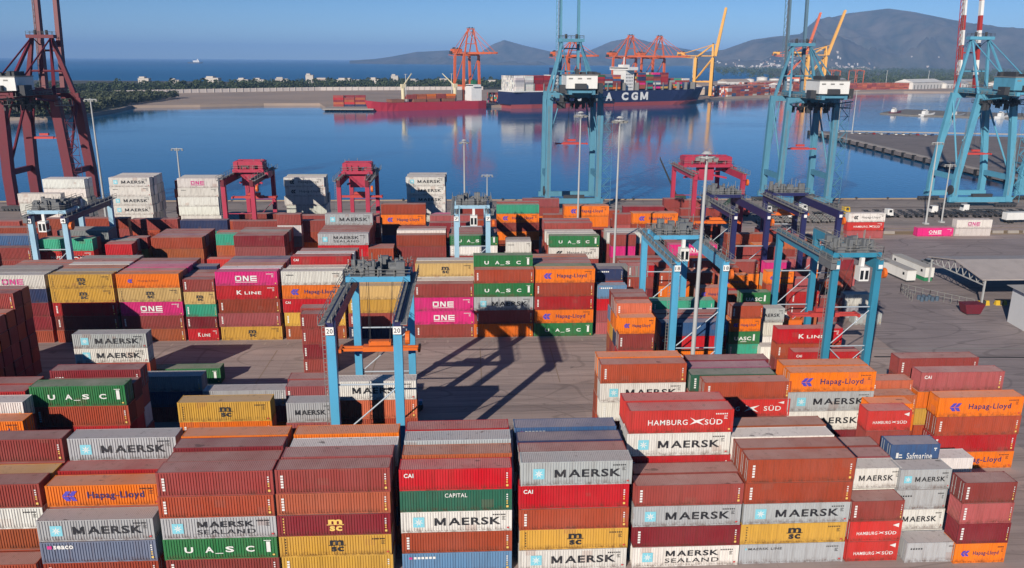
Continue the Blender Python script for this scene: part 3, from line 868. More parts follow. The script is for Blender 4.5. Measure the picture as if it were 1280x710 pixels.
# ------------------------------------------------------------------ ground, quay, water
def ground_mat(name, base, base2, sc=.08, streak=True):
    mt, nt, b = new_mat(name)
    pos = N(nt, 'ShaderNodeNewGeometry').outputs['Position']
    n1 = noise(nt, pos, sc, 6, .65)
    c = mixc(nt, ramp(nt, n1, .35, .65), base, base2)
    if streak:
        n2 = noise(nt, vmul(nt, pos, (.022, .8, 1)), 1.0, 6, .65)
        c = mixc(nt, ramp(nt, n2, .46, .70, 0, .62), c, tuple(.42*x for x in base))
        n4 = noise(nt, vmul(nt, pos, (.03, 2.6, 1)), 1.0, 3, .5)
        c = mixc(nt, ramp(nt, n4, .60, .70, 0, .45), c, tuple(.30*x for x in base))
        vo = N(nt, 'ShaderNodeTexVoronoi', distance='CHEBYCHEV'); vo.inputs['Scale'].default_value = .13
        nt.links.new(vmul(nt, pos, (.6, 1, 0)), vo.inputs['Vector'])
        sx = N(nt, 'ShaderNodeSeparateColor'); nt.links.new(vo.outputs['Color'], sx.inputs[0])
        c = mixc(nt, ramp(nt, sx.outputs[0], 0, 1, 0, .22), c, tuple(.5*x for x in base2))
        oil = noise(nt, pos, .35, 3, .6)
        c = mixc(nt, ramp(nt, oil, .66, .76, 0, .7), c, tuple(.22*x for x in base))
        wv = N(nt, 'ShaderNodeTexBrick'); wv.inputs['Scale'].default_value = 1.0; wv.inputs['Brick Width'].default_value = 5.0; wv.inputs['Row Height'].default_value = 4.2; wv.inputs['Mortar Size'].default_value = .03; wv.offset = 0
        nt.links.new(pos, wv.inputs['Vector'])
        c = mixc(nt, ramp(nt, wv.outputs['Fac'], 0, 1, 0, .35), c, tuple(.4*x for x in base))
    for sc_, st_ in ((.018, (1, 2.6, 1)), (.03, (.5, 2.2, 1))):
        tn = noise(nt, vmul(nt, pos, st_), sc_, 1, .3)
        md = N(nt, 'ShaderNodeMath', operation='PINGPONG'); nt.links.new(tn, md.inputs[0]); md.inputs[1].default_value = .045
        if streak:
            c = mixc(nt, ramp(nt, md.outputs[0], .0015, .004, .42, 0), c, tuple(.35*x for x in base))
    n3 = noise(nt, pos, 1.3, 5, .7)
    c = mixc(nt, ramp(nt, n3, .62, .75, 0, .4), c, tuple(.5*x for x in base))
    nt.links.new(c, b.inputs['Base Color'])
    b.inputs['Roughness'].default_value = .9
    return mt
M_YARD = ground_mat('yard_concrete', (.45, .35, .315), (.37, .295, .27))
M_STRIP = ground_mat('runway_concrete', (.36, .285, .26), (.30, .24, .225))
M_ASPH = ground_mat('lot_asphalt', (.34, .285, .28), (.27, .225, .225), .05)
M_APRON = ground_mat('apron_concrete', (.36, .30, .27), (.28, .24, .22))

QY = 324.0
g = MB(); g.box(-900, 269, -120, QY, -6, 0.0)
tag(link('ground', g.mesh('ground', (M_YARD,))), kind='structure')
def sheet(name, poly, z, mt, label=None):
    g = MB(); g.quad(*[(x, y, z) for x, y in poly])
    return tag(link(name, g.mesh(name, (mt,))), kind='structure')
for y0, y1 in ((119.6, 122.2), (128.3, 130.9), (150.4, 155.6), (181.5, 186)):
    sheet('runway_strip', [(-300, y0), (66, y0), (66, y1), (-300, y1)], .004, M_STRIP)
sheet('road', [(79, 40), (300, 40), (269, 246), (90, 246)], .008, M_ASPH)
sheet('apron', [(-300, 268), (268, 268), (268, 321), (-300, 321)], .004, M_APRON)
for y in (252.5, 258.5, 263):
    sheet('road_marking', [(95, y), (268, y), (268, y+.35), (95, y+.35)], .014, flat('worn_yellow_line', (.42, .28, .08), .8))
sheet('median_strip', [(100, 253.4), (268, 253.4), (268, 258), (100, 258)], .012, ground_mat('dry_median', (.33, .22, .10), (.24, .17, .10), .3, False))
for (xa, ya, xb, yb) in ((80, 146.2, 112, 145.2), (84, 118, 110, 122)):
    sheet('road_marking', [(xa, ya), (xb, yb), (xb, yb+.3), (xa, ya+.3)], .014, flat('worn_white_line', (.30, .29, .27), .8))
sheet('drain', [(79, 141.6), (118, 139.6), (118, 140.2), (79, 142.2)], .014, flat('dark_drain', (.02, .02, .02), .8))
for k in range(34):                       # small bright slot markers along the lanes
    x = -92 + k*4.6
    sheet('road_marking', [(x, 153.2), (x+.35, 153.2), (x+.35, 154.6), (x, 154.6)], .010, flat('slot_mark', (.36, .30, .26), .8))
for x0 in (-58, -38, -18, 2, 16):
    sheet('road_marking', [(x0, 131.6), (x0+.2, 131.6), (x0+.2, 150), (x0, 150)], .010, flat('faint_line', (.27, .20, .15), .8))
for y in (302.2, 303.8, 319.2, 320.8):
    g = MB(); g.box(-300, 268, y-.1, y+.1, 0, .08)
    tag(link('crane_rail', g.mesh('crane_rail', (paint('dark_steel', (.06, .05, .05)),))), kind='structure')
g = MB(); g.box(-300, 268, QY-.8, QY, .0, .3)
tag(link('quay_kerb', g.mesh('quay_kerb', (paint('quay_kerb_paint', (.35, .27, .18), .8),))), kind='structure')

# water
mt, nt, b = new_mat('harbour_water')
pos = N(nt, 'ShaderNodeNewGeometry').outputs['Position']
b.inputs['Base Color'].default_value = (.004, .10, .24, 1)
nt.links.new(ramp(nt, noise(nt, vmul(nt, pos, (.35, 1, 1)), .0075, 5, .65), .42, .66, .04, .13), b.inputs['Roughness'])
b.inputs['IOR'].default_value = 1.33
nz = N(nt, 'ShaderNodeTexNoise'); nz.inputs['Scale'].default_value = .55; nz.inputs['Detail'].default_value = 3
nt.links.new(vmul(nt, pos, (1.0, .45, 1)), nz.inputs['Vector'])
nz2 = N(nt, 'ShaderNodeTexNoise'); nz2.inputs['Scale'].default_value = .012; nz2.inputs['Detail'].default_value = 3
nt.links.new(pos, nz2.inputs['Vector'])
bp = N(nt, 'ShaderNodeBump'); bp.inputs['Distance'].default_value = .12
nt.links.new(ramp(nt, nz2.outputs[0], .35, .7, .35, .9), bp.inputs['Strength'])
nt.links.new(nz.outputs[0], bp.inputs['Height']); nt.links.new(bp.outputs[0], b.inputs['Normal'])
WATER = mt
g = MB(); g.quad((-26000, 323, -3), (26000, 323, -3), (26000, 1900, -3), (-26000, 1900, -3))
g.quad((-26000, -900, -3), (26000, -900, -3), (26000, 322.9, -3), (-26000, 322.9, -3))
tag(link('water', g.mesh('water', (WATER,))), kind='structure')

mt, nt, b = new_mat('open_bay_water')
pos = N(nt, 'ShaderNodeNewGeometry').outputs['Position']
c = mixc(nt, ramp(nt, noise(nt, vmul(nt, pos, (.00006, .0005, 1)), 1.0, 4), .4, .65), (.008, .14, .33), (.006, .10, .25))
nt.links.new(c, b.inputs['Base Color']); b.inputs['Roughness'].default_value = .42; b.inputs['IOR'].default_value = 1.33; b.inputs['Specular IOR Level'].default_value = .35
g = MB(); g.quad((-26000, 1900, -3), (26000, 1900, -3), (26000, 38000, -3), (-26000, 38000, -3))
tag(link('bay_water', g.mesh('bay_water', (mt,))), kind='structure')

# side pier to the right
M_PIER = ground_mat('pier_concrete', (.24, .205, .195), (.19, .165, .16), .05)
g = MB(); g.prism([(269, -120), (900, -120), (900, 520), (470, 585), (311, 645), (283, 659), (269.5, 371), (269, 323)], -2.2, 0.02)
tag(link('pier', g.mesh('pier', (M_PIER,))), kind='structure')
g = MB()
for k in range(24):
    t = k/23; x = 269.3 + t*(283-269.3); y = 345 + t*(655-345)
    g.box(x-1.2, x+.6, y-1.2, y+1.2, -4, .4)
part_o = tag(link('pier_fenders', g.mesh('pier_fenders', (flat('black_rubber', (.012, .012, .012), .8),))), kind='structure')
g = MB(); g.bar((269.6, 325, .25), (283.4, 657, .25), .8, .5)
tag(link('pier_kerb', g.mesh('pier_kerb', (paint('pier_kerb_paint', (.40, .36, .33), .8),))), kind='structure')
g = MB(); g.prism([(269.2, 330), (274, 330), (290, 655), (284.5, 657)], .024, .04)
tag(link('pier_edge_strip', g.mesh('pier_edge_strip', (paint('light_concrete', (.34, .31, .28), .9),))), kind='structure')
g = MB(); g.bar((300, 652, .5), (880, 523, .5), .8, 1.0)
tag(link('pier_far_kerb', g.mesh('pier_far_kerb', (paint('light_concrete', (.34, .31, .28), .9),))), kind='structure')

# islet jetty in the basin
g = MB(); g.prism([(480, 922), (498, 892), (560, 860), (640, 842), (760, 850), (700, 905), (600, 950), (555, 1000), (510, 960)], -4, -1.8)
tag(link('islet', g.mesh('islet', (ground_mat('islet_rubble', (.20, .18, .16), (.15, .14, .12), .2, False),))), kind='structure')

# far land
M_SAND = ground_mat('dry_sand', (.40, .30, .23), (.30, .235, .19), .01, False)
M_SCRUB = ground_mat('far_scrub', (.07, .085, .05), (.16, .13, .09), .006, False)
shore = [(-2600, 300), (-700, 420), (-560, 700), (-480, 780), (-403, 802), (-385, 848), (-391, 938), (-401, 999), (-328, 1020), (-260, 1058), (-190, 1062), (-165, 965), (-115, 955), (-109, 952), (20, 1018), (190, 1100), (335, 1172), (362, 1225), (408, 1278), (502, 1340), (571, 1376), (725, 1523), (863, 1575), (1098, 1558), (1600, 1520), (2600, 1300), (2600, 1900), (1600, 2100), (1000, 2350), (700, 2300), (300, 2000), (-100, 1950), (-700, 2050), (-2600, 2200)]
g = MB(); g.prism(shore, -5, 0.0)
tag(link('far_shore', g.mesh('far_shore', (M_SAND,))), kind='structure')
g = MB(); g.prism([(1000, 2330), (1600, 2080), (2600, 1880), (16000, 2500), (16000, 9000), (5400, 9000), (2600, 6900), (2000, 5400), (1450, 4000)], -5, 1.5)
tag(link('coastal_plain', g.mesh('coastal_plain', (M_SCRUB,))), kind='structure')

# hills: skyline (azimuth deg, elevation deg)
SKY = [(-9, -.2), (-6.22, .0), (-5.13, .16), (-3.49, .47), (-1.3, .59), (.9, .46), (1.73, .98), (2.56, 1.3), (3.94, .94), (5.88, .53), (7.53, .45), (8.62, .7), (9.97, 1.23), (11.31, 1.5), (12.4, 1.24), (14.55, .83), (16.15, .57), (17.45, .73), (19.19, 1.35), (20.6, 1.55), (22.17, 1.7), (23.06, 2.47), (24.92, 2.93), (27.19, 3.18), (28.57, 2.97), (30.81, 2.47), (32.55, 2.12), (33.8, 1.97), (35.01, 1.91), (37.01, 1.6), (41, 1.4), (46, 1.0), (52, .6)]
from mathutils import noise as mnoise
def skyline(a):
    return float(np.interp(a, [s[0] for s in SKY], [s[1] for s in SKY]))
def hill_z(a, D, D0, D1, fac=1.0):
    t = (D-D0)/(D1-D0)
    x, y = D*math.sin(R(a)), D*math.cos(R(a))
    rise = math.sin(max(0, min(1, t/.72))*math.pi/2)**1.5 if t < .72 else math.cos((t-.72)/.28*math.pi/2)
    top = max(-60, CAM_H + math.tan(R(max(skyline(a)*fac, -.35)))*(D0+(D1-D0)*.72))
    nn = mnoise.fractal(Vector((x*.0012, y*.0012, 3.1)), .9, 2.1, 6)
    rid = abs(mnoise.fractal(Vector((x*.0007+7, y*.0007, .3)), 1.0, 2.0, 5))
    z = -14 + (top+14)*rise
    if 0 < t < .7:
        z += (nn*.42 - rid*1.0)*max(0, top)*math.sin(t/.7*math.pi)**.9
    return x, y, z
def hill_range(name, a0, a1, D0, D1, na, nd, fac, mt):
    v, f = [], []
    for i in range(na+1):
        a = a0 + (a1-a0)*i/na
        for j in range(nd+1):
            t = j/nd; D = D0 + (D1-D0)*t
            x, y, z = hill_z(a, D, D0, D1, fac)
            v.append((x, y, z))
    for i in range(na):
        for j in range(nd):
            k = i*(nd+1)+j
            f.append((k, k+nd+1, k+nd+2, k+1))
    me = bpy.data.meshes.new(name); me.from_pydata(v, [], f); me.materials.append(mt)
    for p in me.polygons:
        p.use_smooth = True
    return tag(link(name, me), kind='structure')
M_HILL = ground_mat('hill_scrub', (.032, .040, .030), (.12, .10, .075), .0045, False)
hill_range('hills', -8, 17.0, 8800, 12500, 200, 40, 1.0, M_HILL)
hill_range('hills', 15.5, 50, 6400, 10500, 260, 60, 1.0, M_HILL)

# haze: one even box of pale air round everything
g = MB(); g.box(-27000, 27000, -2000, 38500, -16, 640)
mt = bpy.data.materials.new('haze_air'); mt.use_nodes = True; nt = mt.node_tree
for n in list(nt.nodes):
    if n.type != 'OUTPUT_MATERIAL':
        nt.nodes.remove(n)
pv = nt.nodes.new('ShaderNodeVolumePrincipled')
pv.inputs['Color'].default_value = (.29, .54, 1.0, 1)
pv.inputs['Density'].default_value = 6.8e-5
pv.inputs['Anisotropy'].default_value = -0.15
nt.links.new(pv.outputs[0], [n for n in nt.nodes if n.type == 'OUTPUT_MATERIAL'][0].inputs['Volume'])
tag(link('haze', g.mesh('haze', (mt,))), kind='stuff')

# ------------------------------------------------------------------ gantry cranes over the stacks
M_LB = paint('sky_blue_paint', (.085, .36, .58), .45, 0, .3)
M_PB = paint('pale_blue_paint', (.32, .52, .66), .5, 0, .35)
M_TB = paint('teal_blue_paint', (.035, .23, .36), .45, 0, .3)
M_NV = paint('navy_paint', (.022, .025, .10), .45, 0, .3)
M_RD = paint('pinkish_red_paint', (.42, .035, .075), .5, 0, .35)
M_DR = paint('dark_red_paint', (.14, .016, .028), .5, 0, .35)
M_QB = paint('quay_crane_blue_paint', (.085, .25, .36), .5, 0, .35)
M_CY = paint('cyan_crane_paint', (.10, .33, .47), .5, 0, .3)
M_OR = paint('spreader_orange', (.72, .15, .02), .5, 0, .35)
M_FO = paint('far_crane_orange', (.62, .13, .045), .6, 0, .2, .1)
M_YL = paint('far_crane_yellow', (.70, .36, .07), .6, 0, .2, .1)
M_GR = paint('walkway_grey', (.23, .23, .22), .6, 0, .4, 1)
M_DK = paint('machinery_dark', (.045, .048, .055), .6, 0, .4, 1)
M_WH = paint('white_steel', (.72, .72, .70), .5, 0, .2)
M_GLS = flat('dark_window', (.012, .016, .02), .15)
M_LR = paint('hook_red', (.5, .06, .05), .5)
M_YE = paint('yellow_paint', (.62, .40, .03), .5)
M_BLK = flat('black_rubber', (.012, .012, .012), .8)

def rail(mb, p, q, h=1.1, step=2.4, r=.035):
    p, q = Vector(p), Vector(q); n = max(1, int((q-p).length/step))
    for k in range(n+1):
        a = p + (q-p)*k/n
        mb.bar(a, a+Vector((0, 0, h)), r*2)
    for z in (h, h*.55):
        mb.bar(p+Vector((0, 0, z)), q+Vector((0, 0, z)), r*1.8)

def rtg(name, label, x0, x1, y0, y1, H, leg, gird, t, plate=None, spread=None, grp=None, sp_mat=None, seed=1, cab=None):
    rr = random.Random(seed)
    cx, cy = (x0+x1)/2, (y0+y1)/2
    o = root(name, label, 'gantry crane', (cx, cy, 0), 0, grp)
    X0, X1, Y0, Y1 = x0-cx, x1-cx, y0-cy, y1-cy
    for sx in (X0, X1):
        for sy in (Y0, Y1):
            b = MB(); b.bar((sx, sy, 1.9), (sx, sy, H-.2), 1.12, 1.05, 1.12, 1.1)
            l = part('leg', b, leg, o)
            if plate and sy == Y0:
                b = MB(); ps = .52 if plate != ' ' else .34
                b.box(sx-ps, sx+ps, sy-1.0, sy-.92, H-1.15-ps, H-1.15+ps)
                pl = part('number_plate', b, flat('plate_white', (.78, .78, .76)), l)
                if plate != ' ':
                    ik = Ink(); ik.text(plate, 0, 0, .8, .62, 'k', .02)
                    for ink, mb in ik.g.items():
                        link('number', mb.mesh('number', (INK[ink],)), pl, (sx, sy-1.012, H-1.15))
    for sy in (Y0, Y1):
        b = MB(); b.box(X0-1.4, X1+1.4, sy-.45, sy+.45, 1.2, 1.9)
        l = part('sill_beam', b, leg, o)
        b = MB()
        for sx in (X0-.8, X0+.8, X1-.8, X1+.8):
            b.tube((sx, sy-.35, .75), (sx, sy+.35, .75), .75, 12)
        part('wheels', b, M_BLK, l)
        b = MB()
        b.tube((X0, sy, H*.62), (X1, sy, H*.62), .12); b.tube((X0, sy, H*.30), (X1, sy, H*.30), .12)
        b.tube((X0+.3, sy, H*.30), (X1-.3, sy, H*.60), .10); b.tube((X0+.3, sy, H*.30), ((X0+X1)/2+1.5, sy, 2.0), .10)
        b.tube((X1-.3, sy, H*.28), ((X0+X1)/2-1.0, sy, 2.0), .08)
        part('brace', b, paint('brace_light_blue', (.40, .46, .52), .5) if leg is not M_RD else M_RD, o)
    for sx, sg in ((X0, -1), (X1, 1)):
        b = MB(); b.box(sx-.48, sx+.48, Y0-.9, Y1+.9, H-1.75, H+.05)
        gd = part('girder', b, gird, o)
        b = MB(); b.box(sx-.2, sx+.2, Y0-1.2, Y1+1.2, H+.06, H+.28)          # trolley rail
        xo = sx+sg*.9
        b.box(min(xo-.4, xo+.4), max(xo-.4, xo+.4), Y0-1.5, Y1+1.5, H-.25, H-.15)
        rail(b, (xo+sg*.4, Y0-1.5, H-.15), (xo+sg*.4, Y1+1.5, H-.15)); rail(b, (sx-sg*.45, Y0-1.5, H+.06), (sx-sg*.45, Y1+1.5, H+.06), .9, 3)
        for k in range(14):
            yy = Y0 + (Y1-Y0)*k/13
            b.box(min(sx+sg*.45, xo), max(sx+sg*.45, xo), yy-.06, yy+.06, H-.5, H-.26)
        part('walkway', b, M_GR, gd)
    ty = Y0 + (Y1-Y0)*t
    b = MB()
    for yy in (ty-2.6, ty+2.6):
        b.box(X0-.5, X1+.5, yy-.35, yy+.35, H+.3, H+1.1)
    for xx in (X0, X1, cx-cx-1.6, 1.6):
        b.box(xx-.25, xx+.25, ty-2.25, ty+2.25, H+.32, H+1.0)
    tr = part('trolley', b, leg, o)
    b = MB()
    b.box(X0+.1, X1-.1, ty-2.9, ty+2.9, H+1.0, H+1.16)
    for k in range(30):
        xx = rr.uniform(X0-.2, X1-1.2); yy = ty + rr.uniform(-2.9, 1.9); w = rr.uniform(.3, 1.5); d = rr.uniform(.3, 1.2); h = rr.uniform(.5, 2.4)
        b.box(xx, xx+w, yy, yy+d, H+1.1+k*.002, H+1.1+h)
    for k in range(3):
        xx = X0+1.5+k*2.2
        b.tube((xx, ty-.9, H+1.9), (xx+1.1, ty-.9, H+1.9), .5, 10)
    b.box(X0-1.2, X0-.2, ty-4, ty+1, H-1.6, H+.2) if seed % 2 else b.box(X1+.7, X1+1.7, ty-3, ty+2, H-1.4, H+.3)
    if leg is M_RD:
        for xx in (X0-.2, X1-1.0):
            b.box(xx, xx+1.2, ty-2.6, ty+2.6, H+1.05, H+3.2)
        b.box(X0+.2, X1-.2, ty-2.4, ty-1.6, H+2.2, H+3.4); b.box(X0+.2, X1-.2, ty+1.4, ty+2.2, H+2.2, H+3.4)
        b.box((X0+X1)/2-2.2, (X0+X1)/2+2.2, ty-1.6, ty+1.6, H-3.6, H+1.1); b.bar((X0+.5, ty, H-3), (X1-.5, ty, H-.5), .5); b.bar((X1-.5, ty-1, H-3), (X0+.5, ty-1, H-.5), .5)
    part('hoist_machinery', b, M_RD if leg is M_RD else paint('machinery_grey', (.15, .16, .17), .6, 0, .6, 1.5), tr)
    b = MB()
    rail(b, (X0-.6, ty-3.1, H+1.1), (X1+.6, ty-3.1, H+1.1)); rail(b, (X0-.6, ty+3.1, H+1.1), (X1+.6, ty+3.1, H+1.1)); rail(b, (X0-.6, ty-3.1, H+1.1), (X0-.6, ty+3.1, H+1.1)); rail(b, (X1+.6, ty-3.1, H+1.1), (X1+.6, ty+3.1, H+1.1))
    for k in range(12):
        xx = rr.uniform(X0, X1); yy = ty+rr.uniform(-2.6, 2.6)
        b.tube((xx, yy, H+1), (xx, yy, H+rr.uniform(2.2, 4.2)), .07)
        b.bar((xx, yy, H+rr.uniform(1.6, 2.2)), (xx+rr.uniform(-1.5, 1.5), yy+rr.uniform(-1, 1), H+rr.uniform(1.6, 3)), .09)
    part('handrail', b, M_GR, tr)
    if cab is not None:
        xc = X0 + (X1-X0)*cab
        b = MB(); b.box(xc-.85, xc+.85, ty-4.3, ty-2.5, H-3.6, H-1.2); b.box(xc-.3, xc+.3, ty-3.3, ty-2.5, H-1.2, H+.3)
        c = part('cab', b, M_WH, tr)
        b = MB(); b.box(xc-.7, xc-.15, ty-4.32, ty-4.29, H-3.3, H-1.7); b.box(xc+.15, xc+.7, ty-4.32, ty-4.29, H-3.3, H-1.7); b.box(xc+.84, xc+.87, ty-4.1, ty-2.8, H-3.2, H-1.7)
        part('cab_window', b, M_GLS, c)
    if spread is not None:
        zs, xs = spread
        b = MB(); sl = 6.05
        b.box(xs-2.6, xs+2.6, ty-.75, ty+.75, zs, zs+.75)
        b.box(xs-sl, xs+sl, ty-.72, ty-.42, zs+.1, zs+.5); b.box(xs-sl, xs+sl, ty+.42, ty+.72, zs+.1, zs+.5)
        for sg in (-1, 1):
            b.box(xs+sg*sl-.2, xs+sg*sl+.2, ty-1.2, ty+1.2, zs, zs+.55)
        b.box(xs-1.7, xs+1.7, ty-.5, ty+.5, zs+.9, zs+1.6)
        sp = part('spreader', b, sp_mat or M_OR, o)
        b = MB()
        for dx, dy in ((-1.5, -.6), (1.5, -.6), (-1.5, .6), (1.5, .6)):
            b.tube((xs+dx, ty+dy, zs+1.5), (dx*1.3, ty+dy*2, H+.8), .035, 5)
        part('hoist_ropes', b, M_DK, sp)
    # cable reel, engine box and electrical boxes on the sills
    b = MB(); b.box(X0+1.5, X1-1.5, Y1-.9, Y1+.9, 1.92, 3.6)
    part('power_pack', b, M_OR if leg in (M_LB, M_TB) else M_DK, o)
    b = MB(); b.tube((X1+.95, Y0+.1, H-2.5), (X1+1.5, Y0+.1, H-2.5), .9, 14)
    part('cable_reel', b, M_OR, o)
    b = MB()
    for k in range(int(H*1.6)):
        b.box(X0-1.15, X0-.72, Y0-.03, Y0+.03, 2+k*.6, 2.06+k*.6)
    for dx in (-1.15, -.72):
        b.bar((X0+dx, Y0, 1.8), (X0+dx, Y0, H), .06)
    part('ladder', b, M_GR, o)
    return o

G1 = 'rubber tyred gantry cranes over the stacks'
rtg('gantry_crane', 'sky blue gantry crane with white number plates lowering an orange spreader', -17.7, -9.2, 97.5, 120.6, 23.4, M_LB, M_NV, .86, '20', (11.9, -.4), G1, seed=1)
rtg('gantry_crane', 'sky blue gantry crane with white cab beside the tall grey mast', 35.4, 43.8, 130, 155, 22.7, M_LB, M_LB, .72, '18', None, G1, seed=2, cab=.62)
rtg('gantry_crane', 'deeper teal blue gantry crane at the edge of the open lot', 63.2, 70.8, 130, 155, 22.7, M_TB, M_TB, .12, ' ', (11.5, -3.4), G1, M_LR, seed=3, cab=.62)
rtg('gantry_crane', 'pale blue gantry crane with white cab in the middle distance', -2.8, 4.6, 184, 207.3, 20.9, M_PB, M_PB, .3, '7', None, G1, seed=4, cab=.55)
rtg('gantry_crane', 'pale blue gantry crane at the left beside the teal container', -98.9, -91.4, 183, 206.5, 21.0, M_PB, M_NV, .12, '4', None, G1, seed=5, cab=.4)
rtg('gantry_crane', 'pinkish red gantry crane left of the black-marked white reefer stack', -65.2, -57.6, 215.2, 238.5, 24.4, M_RD, M_DR, .6, None, (17, .5), G1, M_LR, seed=6)
rtg('gantry_crane', 'pinkish red gantry crane right of the black-marked white reefer stack', -34.7, -27.1, 215.2, 238.5, 24.2, M_RD, M_DR, .5, None, (17.5, .3), G1, M_LR, seed=7)
rtg('gantry_crane', 'navy gantry crane nearest the white over red containers', 79, 87.5, 181, 206, 21.7, M_NV, M_NV, .88, ' ', (16.5, 0), G1, seed=8)
rtg('gantry_crane', 'navy gantry crane left of its twin, behind the tall mast', 62.4, 70.3, 181, 206, 21.4, M_NV, M_NV, .85, ' ', (14.5, -1.5), G1, seed=9)
rtg('gantry_crane', 'pinkish red gantry crane rising behind the two navy gantries', 62.5, 76, 216, 239, 25.6, M_RD, M_RD, .6, None, None, G1, seed=10)

# ------------------------------------------------------------------ ship to shore cranes
def sts(name, label, loc, rz, W, Wt, G, H, apex, main, house, boom_ang, boom_len, grp, stripe=None, boom_mat=None, knee=.4, back=18, hang=None, seed=0, scale=1.0, hk=1.0, far=False):
    o = root(name, label, 'quay crane', loc, rz, grp); o.scale = (scale,)*3
    rr = random.Random(seed)
    w = 1.75*hk*(1 if far else 1.25)
    for sx in (-1, 1):
        for y in (0, G):
            b = MB(); zk = H*knee
            b.bar((sx*W/2, y, 2.6), (sx*W/2, y, zk), w, w*.9); b.bar((sx*W/2, y, zk-.4), (sx*Wt/2, y, H), w*.98, w*.88)
            lg = part('leg', b, main, o)
            b = MB(); b.box(sx*W/2-4.5, sx*W/2+4.5, y-.5, y+.5, .9, 1.7)
            for k in range(-3, 4):
                b.tube((sx*W/2+k*1.3, y-.3, .45), (sx*W/2+k*1.3, y+.3, .45), .42, 8)
            part('bogie', b, M_DK, lg)
    for y in (0, G):
        b = MB(); b.box(-W/2-2, W/2+2, y-.75, y+.75, 2.2, 4.2)
        part('sill_beam', b, main, o)
        b = MB(); b.box(-Wt/2-.9, Wt/2+.9, y-.8, y+.8, H-.2, H+1.8)
        part('cross_beam', b, main, o)
    for sx in (-1, 1):
        zk = H*knee
        b = MB(); b.box(sx*W/2-.7, sx*W/2+.7, .6, G-.6, zk-1, zk+1)
        part('portal_beam', b, main, o)
        b = MB(); b.tube((sx*W/2*.97, .3, zk+1), (sx*Wt/2, G-.5, H-1), .35*hk, 8); b.tube((sx*Wt/2, .2, H-.5), (sx*Wt/2, -back+5, H+1), .25*hk, 6)
        part('diagonal_brace', b, main, o)
    gx = min(4.1, Wt/2-1)
    b = MB()
    for sx in (-1, 1):
        b.box(sx*gx-.6, sx*gx+.6, -back, G+3, H+1.82, H+3.8)
    for k in range(6):
        yy = -back + (G+3+back)*k/5
        b.box(-gx+.6, gx-.6, yy-.3, yy+.3, H+2.4, H+3.2)
    gd = part('girder', b, main, o)
    b = MB()
    for sx in (-1, 1):
        rail(b, (sx*(gx+1.5), -back, H+2), (sx*(gx+1.5), G+2, H+2), 1.2, 3, .05); b.box(min(sx*(gx+.6), sx*(gx+1.6)), max(sx*(gx+.6), sx*(gx+1.6)), -back, G+2, H+1.9, H+2)
    part('walkway', b, M_GR, gd)
    hy0, hy1 = -back+1, -back+13
    b = MB(); b.box(-gx-1.4, gx+1.4, hy0, hy1, H+3.85, H+8.3)
    hs = part('machinery_house', b, house, o)
    b = MB(); b.box(-gx-1.6, gx+1.6, hy0-.2, hy1+.2, H+8.32, H+8.6)
    part('house_roof', b, M_GR, hs)
    b = MB()
    for k in range(3):
        b.box(-gx-.6+k*3.2, -gx+.9+k*3.2, hy0-.04, hy0-.01, H+7.0, H+7.5)
    part('house_louvre', b, M_GR, hs)
    b = MB()
    for k in range(5):
        xx = rr.uniform(-gx-2, gx+1); b.box(xx, xx+rr.uniform(.8, 2), rr.uniform(hy0, hy1-2), hy1-1+k*.01, H+8.5, H+9+rr.uniform(.2, 1.4))
    b.box(gx+1.5, gx+3.6, hy0+1, hy0+6, H+2.2, H+5.6); b.box(-gx-3.4, -gx-1.5, hy0+2, hy0+6, H+2.2, H+5.0); b.box(-2.5, 1.5, hy0-1.6, hy0-.05, H+3.9, H+5.6); b.box(-gx-1, gx+1, hy0-1.9, hy0-.1, H+3.7, H+3.88)
    part('electrical_boxes', b, M_DK, hs)
    # A-frame
    ax = max(1.6, gx*.85); ay = G-1
    b = MB()
    for sx in (-1, 1):
        b.bar((sx*Wt/2*.9, G, H+1.8), (sx*ax, ay, apex), 1.1*hk, 1.1*hk, .8*hk, .8*hk)
        b.bar((sx*Wt/2*.9, 2, H+1.8), (sx*ax, ay-.6, apex-.6), .8*hk, .7*hk, .6*hk, .6*hk)
    b.box(-ax-1.5, ax+1.5, ay-1.4, ay+1.4, apex-.3, apex+.9)
    b.tube((-Wt/2*.6, G-.4, H+(apex-H)*.45), (Wt/2*.6, G-.4, H+(apex-H)*.45), .3*hk)
    af = part('apex_frame', b, main, o)
    b = MB()
    rail(b, (-ax-1.4, ay-1.3, apex+.9), (ax+1.4, ay-1.3, apex+.9), 1.2, 1.5, .05); rail(b, (-ax-1.4, ay+1.3, apex+.9), (ax+1.4, ay+1.3, apex+.9), 1.2, 1.5, .05)
    for k in (-1, 1):
        b.tube((k*ax*.6, ay, apex+.9), (k*ax*.6, ay, apex+2.6), .5, 8)
    part('apex_sheaves', b, M_DK, af)
    b = MB()
    for sx in (-1, 1):
        b.tube((sx*ax, ay, apex), (sx*gx, -back+2, H+3.8), .16*hk+.06, 6)
    part('backstay', b, main if not far else main, o)
    # boom
    a = R(boom_ang); hy, hz = G+3.2, H+2.9
    dv = Vector((0, math.cos(a), math.sin(a))); hp = Vector((0, hy, hz)); bm = boom_mat or main
    b = MB(); b2 = MB()
    nseg = 10
    for sx in (-1, 1):
        off = Vector((sx*(gx-.6), 0, 0))
        if stripe:
            for k in range(nseg):
                p = hp+off+dv*(boom_len*k/nseg); q = hp+off+dv*(boom_len*(k+1)/nseg)
                (b if k % 2 == 0 else b2).bar(p, q, 1.2, 1.6)
        else:
            b.bar(hp+off, hp+off+dv*boom_len, 1.1*hk, 1.7*hk, .9*hk, 1.2*hk)
    for k in (2, 5, 8):
        p = hp+dv*(boom_len*k/8)
        b.bar(p+Vector((-gx+.6, 0, 0)), p+Vector((gx-.6, 0, 0)), .5*hk)
